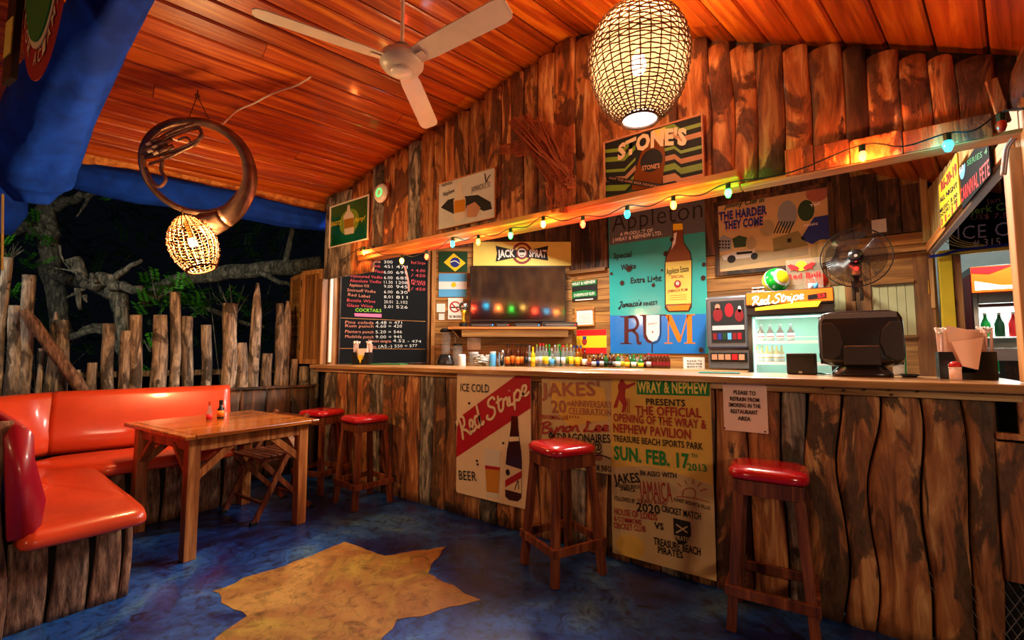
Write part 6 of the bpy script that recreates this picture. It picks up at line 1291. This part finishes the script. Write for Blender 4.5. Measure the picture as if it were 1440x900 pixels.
t = thing('pepper_shaker', 'small glass shaker with a shiny red dome lid on the counter', 'shaker', (.383, 2.80, TZ)); MB().lathe([(.019, 0), (.021, .004), (.021, .058)], 16).build('glass_body', 'pink_paper', t, smooth=True); MB().lathe([(.022, .056), (.0225, .066), (.017, .078), (.006, .083), (.001, .084)], 16).build('dome_lid', 'stool_vinyl', t, smooth=True); MB().lathe([(.0222, .052), (.0222, .057)], 16).build('lid_ring', 'white', t)
# flat things on the counter
def flat(name, label, cat, cx_, cy_, w_, d_, rz, mat, h=.003):
    t = thing(name, label, cat, (cx_, cy_, TZ + .001), rz); MB().span(-w_ / 2, w_ / 2, -d_ / 2, d_ / 2, 0, h).build('sheet', mat, t); return t
t = flat('drinks_menu', 'folded turquoise menu lying flat on the counter below the dispenser', 'menu', -.62, 2.93, .22, .13, R(10), 'teal', .004)
t = flat('magazine', 'open colourful leaflet lying on the counter under the rum sign', 'leaflet', -1.30, 2.98, .34, .2, R(-8), 'paper', .003); MB().span(-.15, .02, -.08, .08, .0032, .0038).build('printed_picture', 'sky_blue', t); MB().span(.05, .15, -.08, .02, .0032, .0038).build('printed_picture', 'faded_red', t)
t = flat('green_tray', 'thin green tray on the counter before the chalkboard', 'tray', -3.95, 3.02, .6, .16, R(20), 'sign_green', .008)

# ================================================================ RIGHT SIDE SIGNS AND DOORWAY
FR2 = Frame(.60, 5.26, -90)
s = Sign('yellow_price_board', 'upright yellow price board with red figures on the side panel', 'sign', FR2, [(1321, 255), (1347, 217), (1349, 291), (1322, 322)], 'yellow_paint', .008, off=.02)
K = lambda x, y: (1140 + x * .2667, 160 + y * .2667)
s.t('R6-20-19', K(690, 410), K(772, 315), 15, 'poster_red', 2, bold=.03); s.t('ALL NIGHT', K(683, 470), K(775, 385), 7, 'ink', 2, bold=.02); s.t('MUSIC 8.00', K(683, 525), K(775, 435), 6, 'ink', 2); s.t('DOORS 9.00', K(683, 550), K(775, 462), 5, 'ink', 2); s.t('11-11', K(692, 590), K(775, 500), 10, 'poster_red', 2, bold=.02)
s = Sign('event_chalkboard', 'slanting black board with green and red lettering beside the yellow one', 'chalkboard', FR2, [(1349.5, 216), (1391, 207), (1393, 252), (1351, 291)], 'chalkboard', .008, off=.02)
s.disc(*K(800, 285), 4.5, 17, 'sky_blue', 1, 'blue_oval'); s.t('50', K(788, 320), K(812, 295), 9, 'paper', 3); s.t('SERIES 4', K(828, 275), K(935, 210), 8, 'sign_green', 2, bold=.02); s.t('CARNIVAL FETE', K(795, 470), K(948, 320), 20, 'bright_red', 2, bold=.01)
# doorway beyond
dw = struct('door_2'); plain('yellow_post', 'c8a020', .5, var=.15)
MB().span(.66, .745, 5.24, 5.32, 0, 2.045).build('jamb', 'yellow_paint', dw, bev=.004); MB().span(.66, 1.7, 5.23, 5.32, 2.045, 2.085).build('head', 'yellow_paint', dw, bev=.004); MB().span(.75, .80, 5.26, 5.40, 0, 2.04).build('jamb_lining', 'inner_wood_z', dw, bev=.003)
FK2 = Frame(0, 5.255, 0)
s = Sign('jerk_chalkboard', 'black chalkboard above the doorway offering jerk chicken and ice', 'chalkboard', FK2, [(1333, 275), (1440, 262), (1440, 350), (1333, 358)], 'chalkboard', .012)
s.t('Jan', K(925, 478), K(1000, 465), 8, 'chalk_orange', 2, bold=0); s.t('Jerk Chi', K(840, 532), K(1075, 500), 10, 'chalk_green', 2, bold=.02); s.t('US$ 7.50', K(845, 560), K(1070, 545), 7, 'chalk_orange', 2, bold=0); s.t('ICE COLD', K(775, 665), K(1300, 620), 19, 'chalk_white', 2, bold=-.005); s.t('# 315', K(855, 700), K(1000, 692), 10, 'chalk_white', 2, bold=.0)
s.stroke([(1335, 312), (1440, 300)], .006, 'ink', 1, 'board_joint', k=1)
m = MB()
for k, z_ in enumerate((0, .008, .016)): m.tube(smoothpath([Vector((.60, 5.2, 2.03 + z_)), Vector((.68, 5.20, 2.035 + z_)), Vector((.78, 5.2, 2.06 + z_)), Vector((.9, 5.21, 2.065 + z_)), Vector((1.1, 5.21, 2.07 + z_))], 4), .005, 5)
m.build('wire_bundle', 'flag_blue', None); tag(COL.objects[-1], 'bundle of blue wires along the top of the yellow door frame', 'wires')
m = MB()
for k in range(4): m.tube(smoothpath([Vector((.70 + .01 * k, 5.19, 2.22)), Vector((.71 + .03 * k, 5.17, 2.14)), Vector((.80 + .04 * k, 5.18, 2.09)), Vector((.92, 5.2, 2.085))], 4), .0035, 5)
m.build('loose_wires', 'pale_yellow', None); tag(COL.objects[-1], 'loose yellow wires hanging over the corner of the yellow door frame', 'wires')
cc = thing('door_post_wires', 'pale cables clipped down the post at the upper right', 'cable'); m = MB()
for k in range(2): m.tube(smoothpath([atY(1424 + 4 * k, 195, 2.57), atY(1414 + 4 * k, 208, 2.56), atY(1411 + 4 * k, 228, 2.56), atY(1409 + 4 * k, 246, 2.56)], 4), .006, 6)
m.build('cables', 'cable_white', cc, smooth=True)
# shop room behind
sr = struct('wall_shop'); MB().span(.4, 3.5, 7.6, 7.65, 0, 2.9).build('back', 'grey_paint', sr); MB().span(3.4, 3.45, 5.36, 7.6, 0, 2.9).build('side', 'grey_paint', sr); MB().span(.4, 3.5, 5.36, 7.65, 2.6, 2.65).build('roof', 'grey_paint', sr); MB().span(.6, .64, 5.36, 7.6, 0, 2.6).build('side', 'grey_paint', sr)
ck = thing('shop_fridge', 'tall shop fridge with bright red-orange lit header beyond the doorway', 'fridge', (1.02, 6.3, 0))
MB().span(-.0, .04, 0, .6, 0, 2.07).span(.66, .7, 0, .6, 0, 2.07).span(.04, .66, .55, .6, 0, 2.07).span(.04, .66, 0, .55, 2.03, 2.07).span(.04, .66, 0, .55, 0, .3).span(.04, .66, -.0, .05, 1.70, 1.80).build('cabinet', 'black_plastic', ck, bev=.004); MB().span(-.005, -.001, .02, .58, .3, 2.0).build('red_side', 'dark_red', ck)
MB().span(.0, .7, -.03, -.002, 1.81, 2.06).build('header_panel', 'lit_orange', ck); MB().vprism([(.0, 2.0), (.0, 2.055), (.3, 2.055), (.12, 1.98)], -.0335, -.0305).build('red_corner', 'bright_red', ck); MB().vprism([(.02, 1.83), (.02, 1.92), (.2, 1.865), (.45, 1.85), (.68, 1.86), (.68, 1.83)], -.0335, -.0305).build('white_wave', 'lit_white', ck); MB().tube(smoothpath([(.42, -.036, 1.99), (.36, -.036, 2.02), (.31, -.036, 1.96), (.34, -.036, 1.90), (.42, -.036, 1.91)], 5), .014, 6).build('script_letter', 'lit_white', ck)
MB().span(.05, .65, .05, .06, .3, .34).build('liner', 'fridge_inside', ck); MB().span(.045, .655, .53, .549, .3, 1.70).build('back_liner', 'white', ck)
for i, z_ in enumerate((1.02, 1.36)): MB().span(.045, .655, .06, .53, z_, z_ + .012).build('shelf', 'white', ck)
lamp('shop_fridge_lamp', 'AREA', (.35, .3, 1.68), 14, (.85, 1, 1), .5, (0, 0, 0), .3, parent=ck)
cols = ['sky_blue', 'bright_green', 'dark_green', 'bright_red', 'flag_blue', 'orange']
for r_i, z_ in enumerate((1.035, 1.375)):
    for k in range(6):
        t = thing('drink_can', f"{['sky blue', 'bright green', 'dark green', 'red', 'dark blue', 'orange'][(k + r_i) % 6]} drink on the {['lower', 'upper'][r_i]} shelf of the shop fridge", 'drink', (1.02 + .10 + k * .095, 6.42, z_), 0, 'drinks in the shop fridge'); MB().lathe([(.034, 0), (.038, .008), (.038, .13), (.016, .19), (.015, .22)], 10).build('bottle_body', cols[(k + r_i) % 6], t, smooth=True); MB().lathe([(.017, .218), (.017, .24)], 8).build('cap', 'white', t)
t = thing('shop_counter', 'pale grey counter top beyond the doorway', 'counter'); MB().span(.98, 1.8, 5.7, 5.95, 1.15, 1.26).build('top', 'stone_white', t, bev=.005); MB().span(1.1, 1.75, 5.74, 5.92, 0, 1.149).build('cabinet', 'dark_board', t)
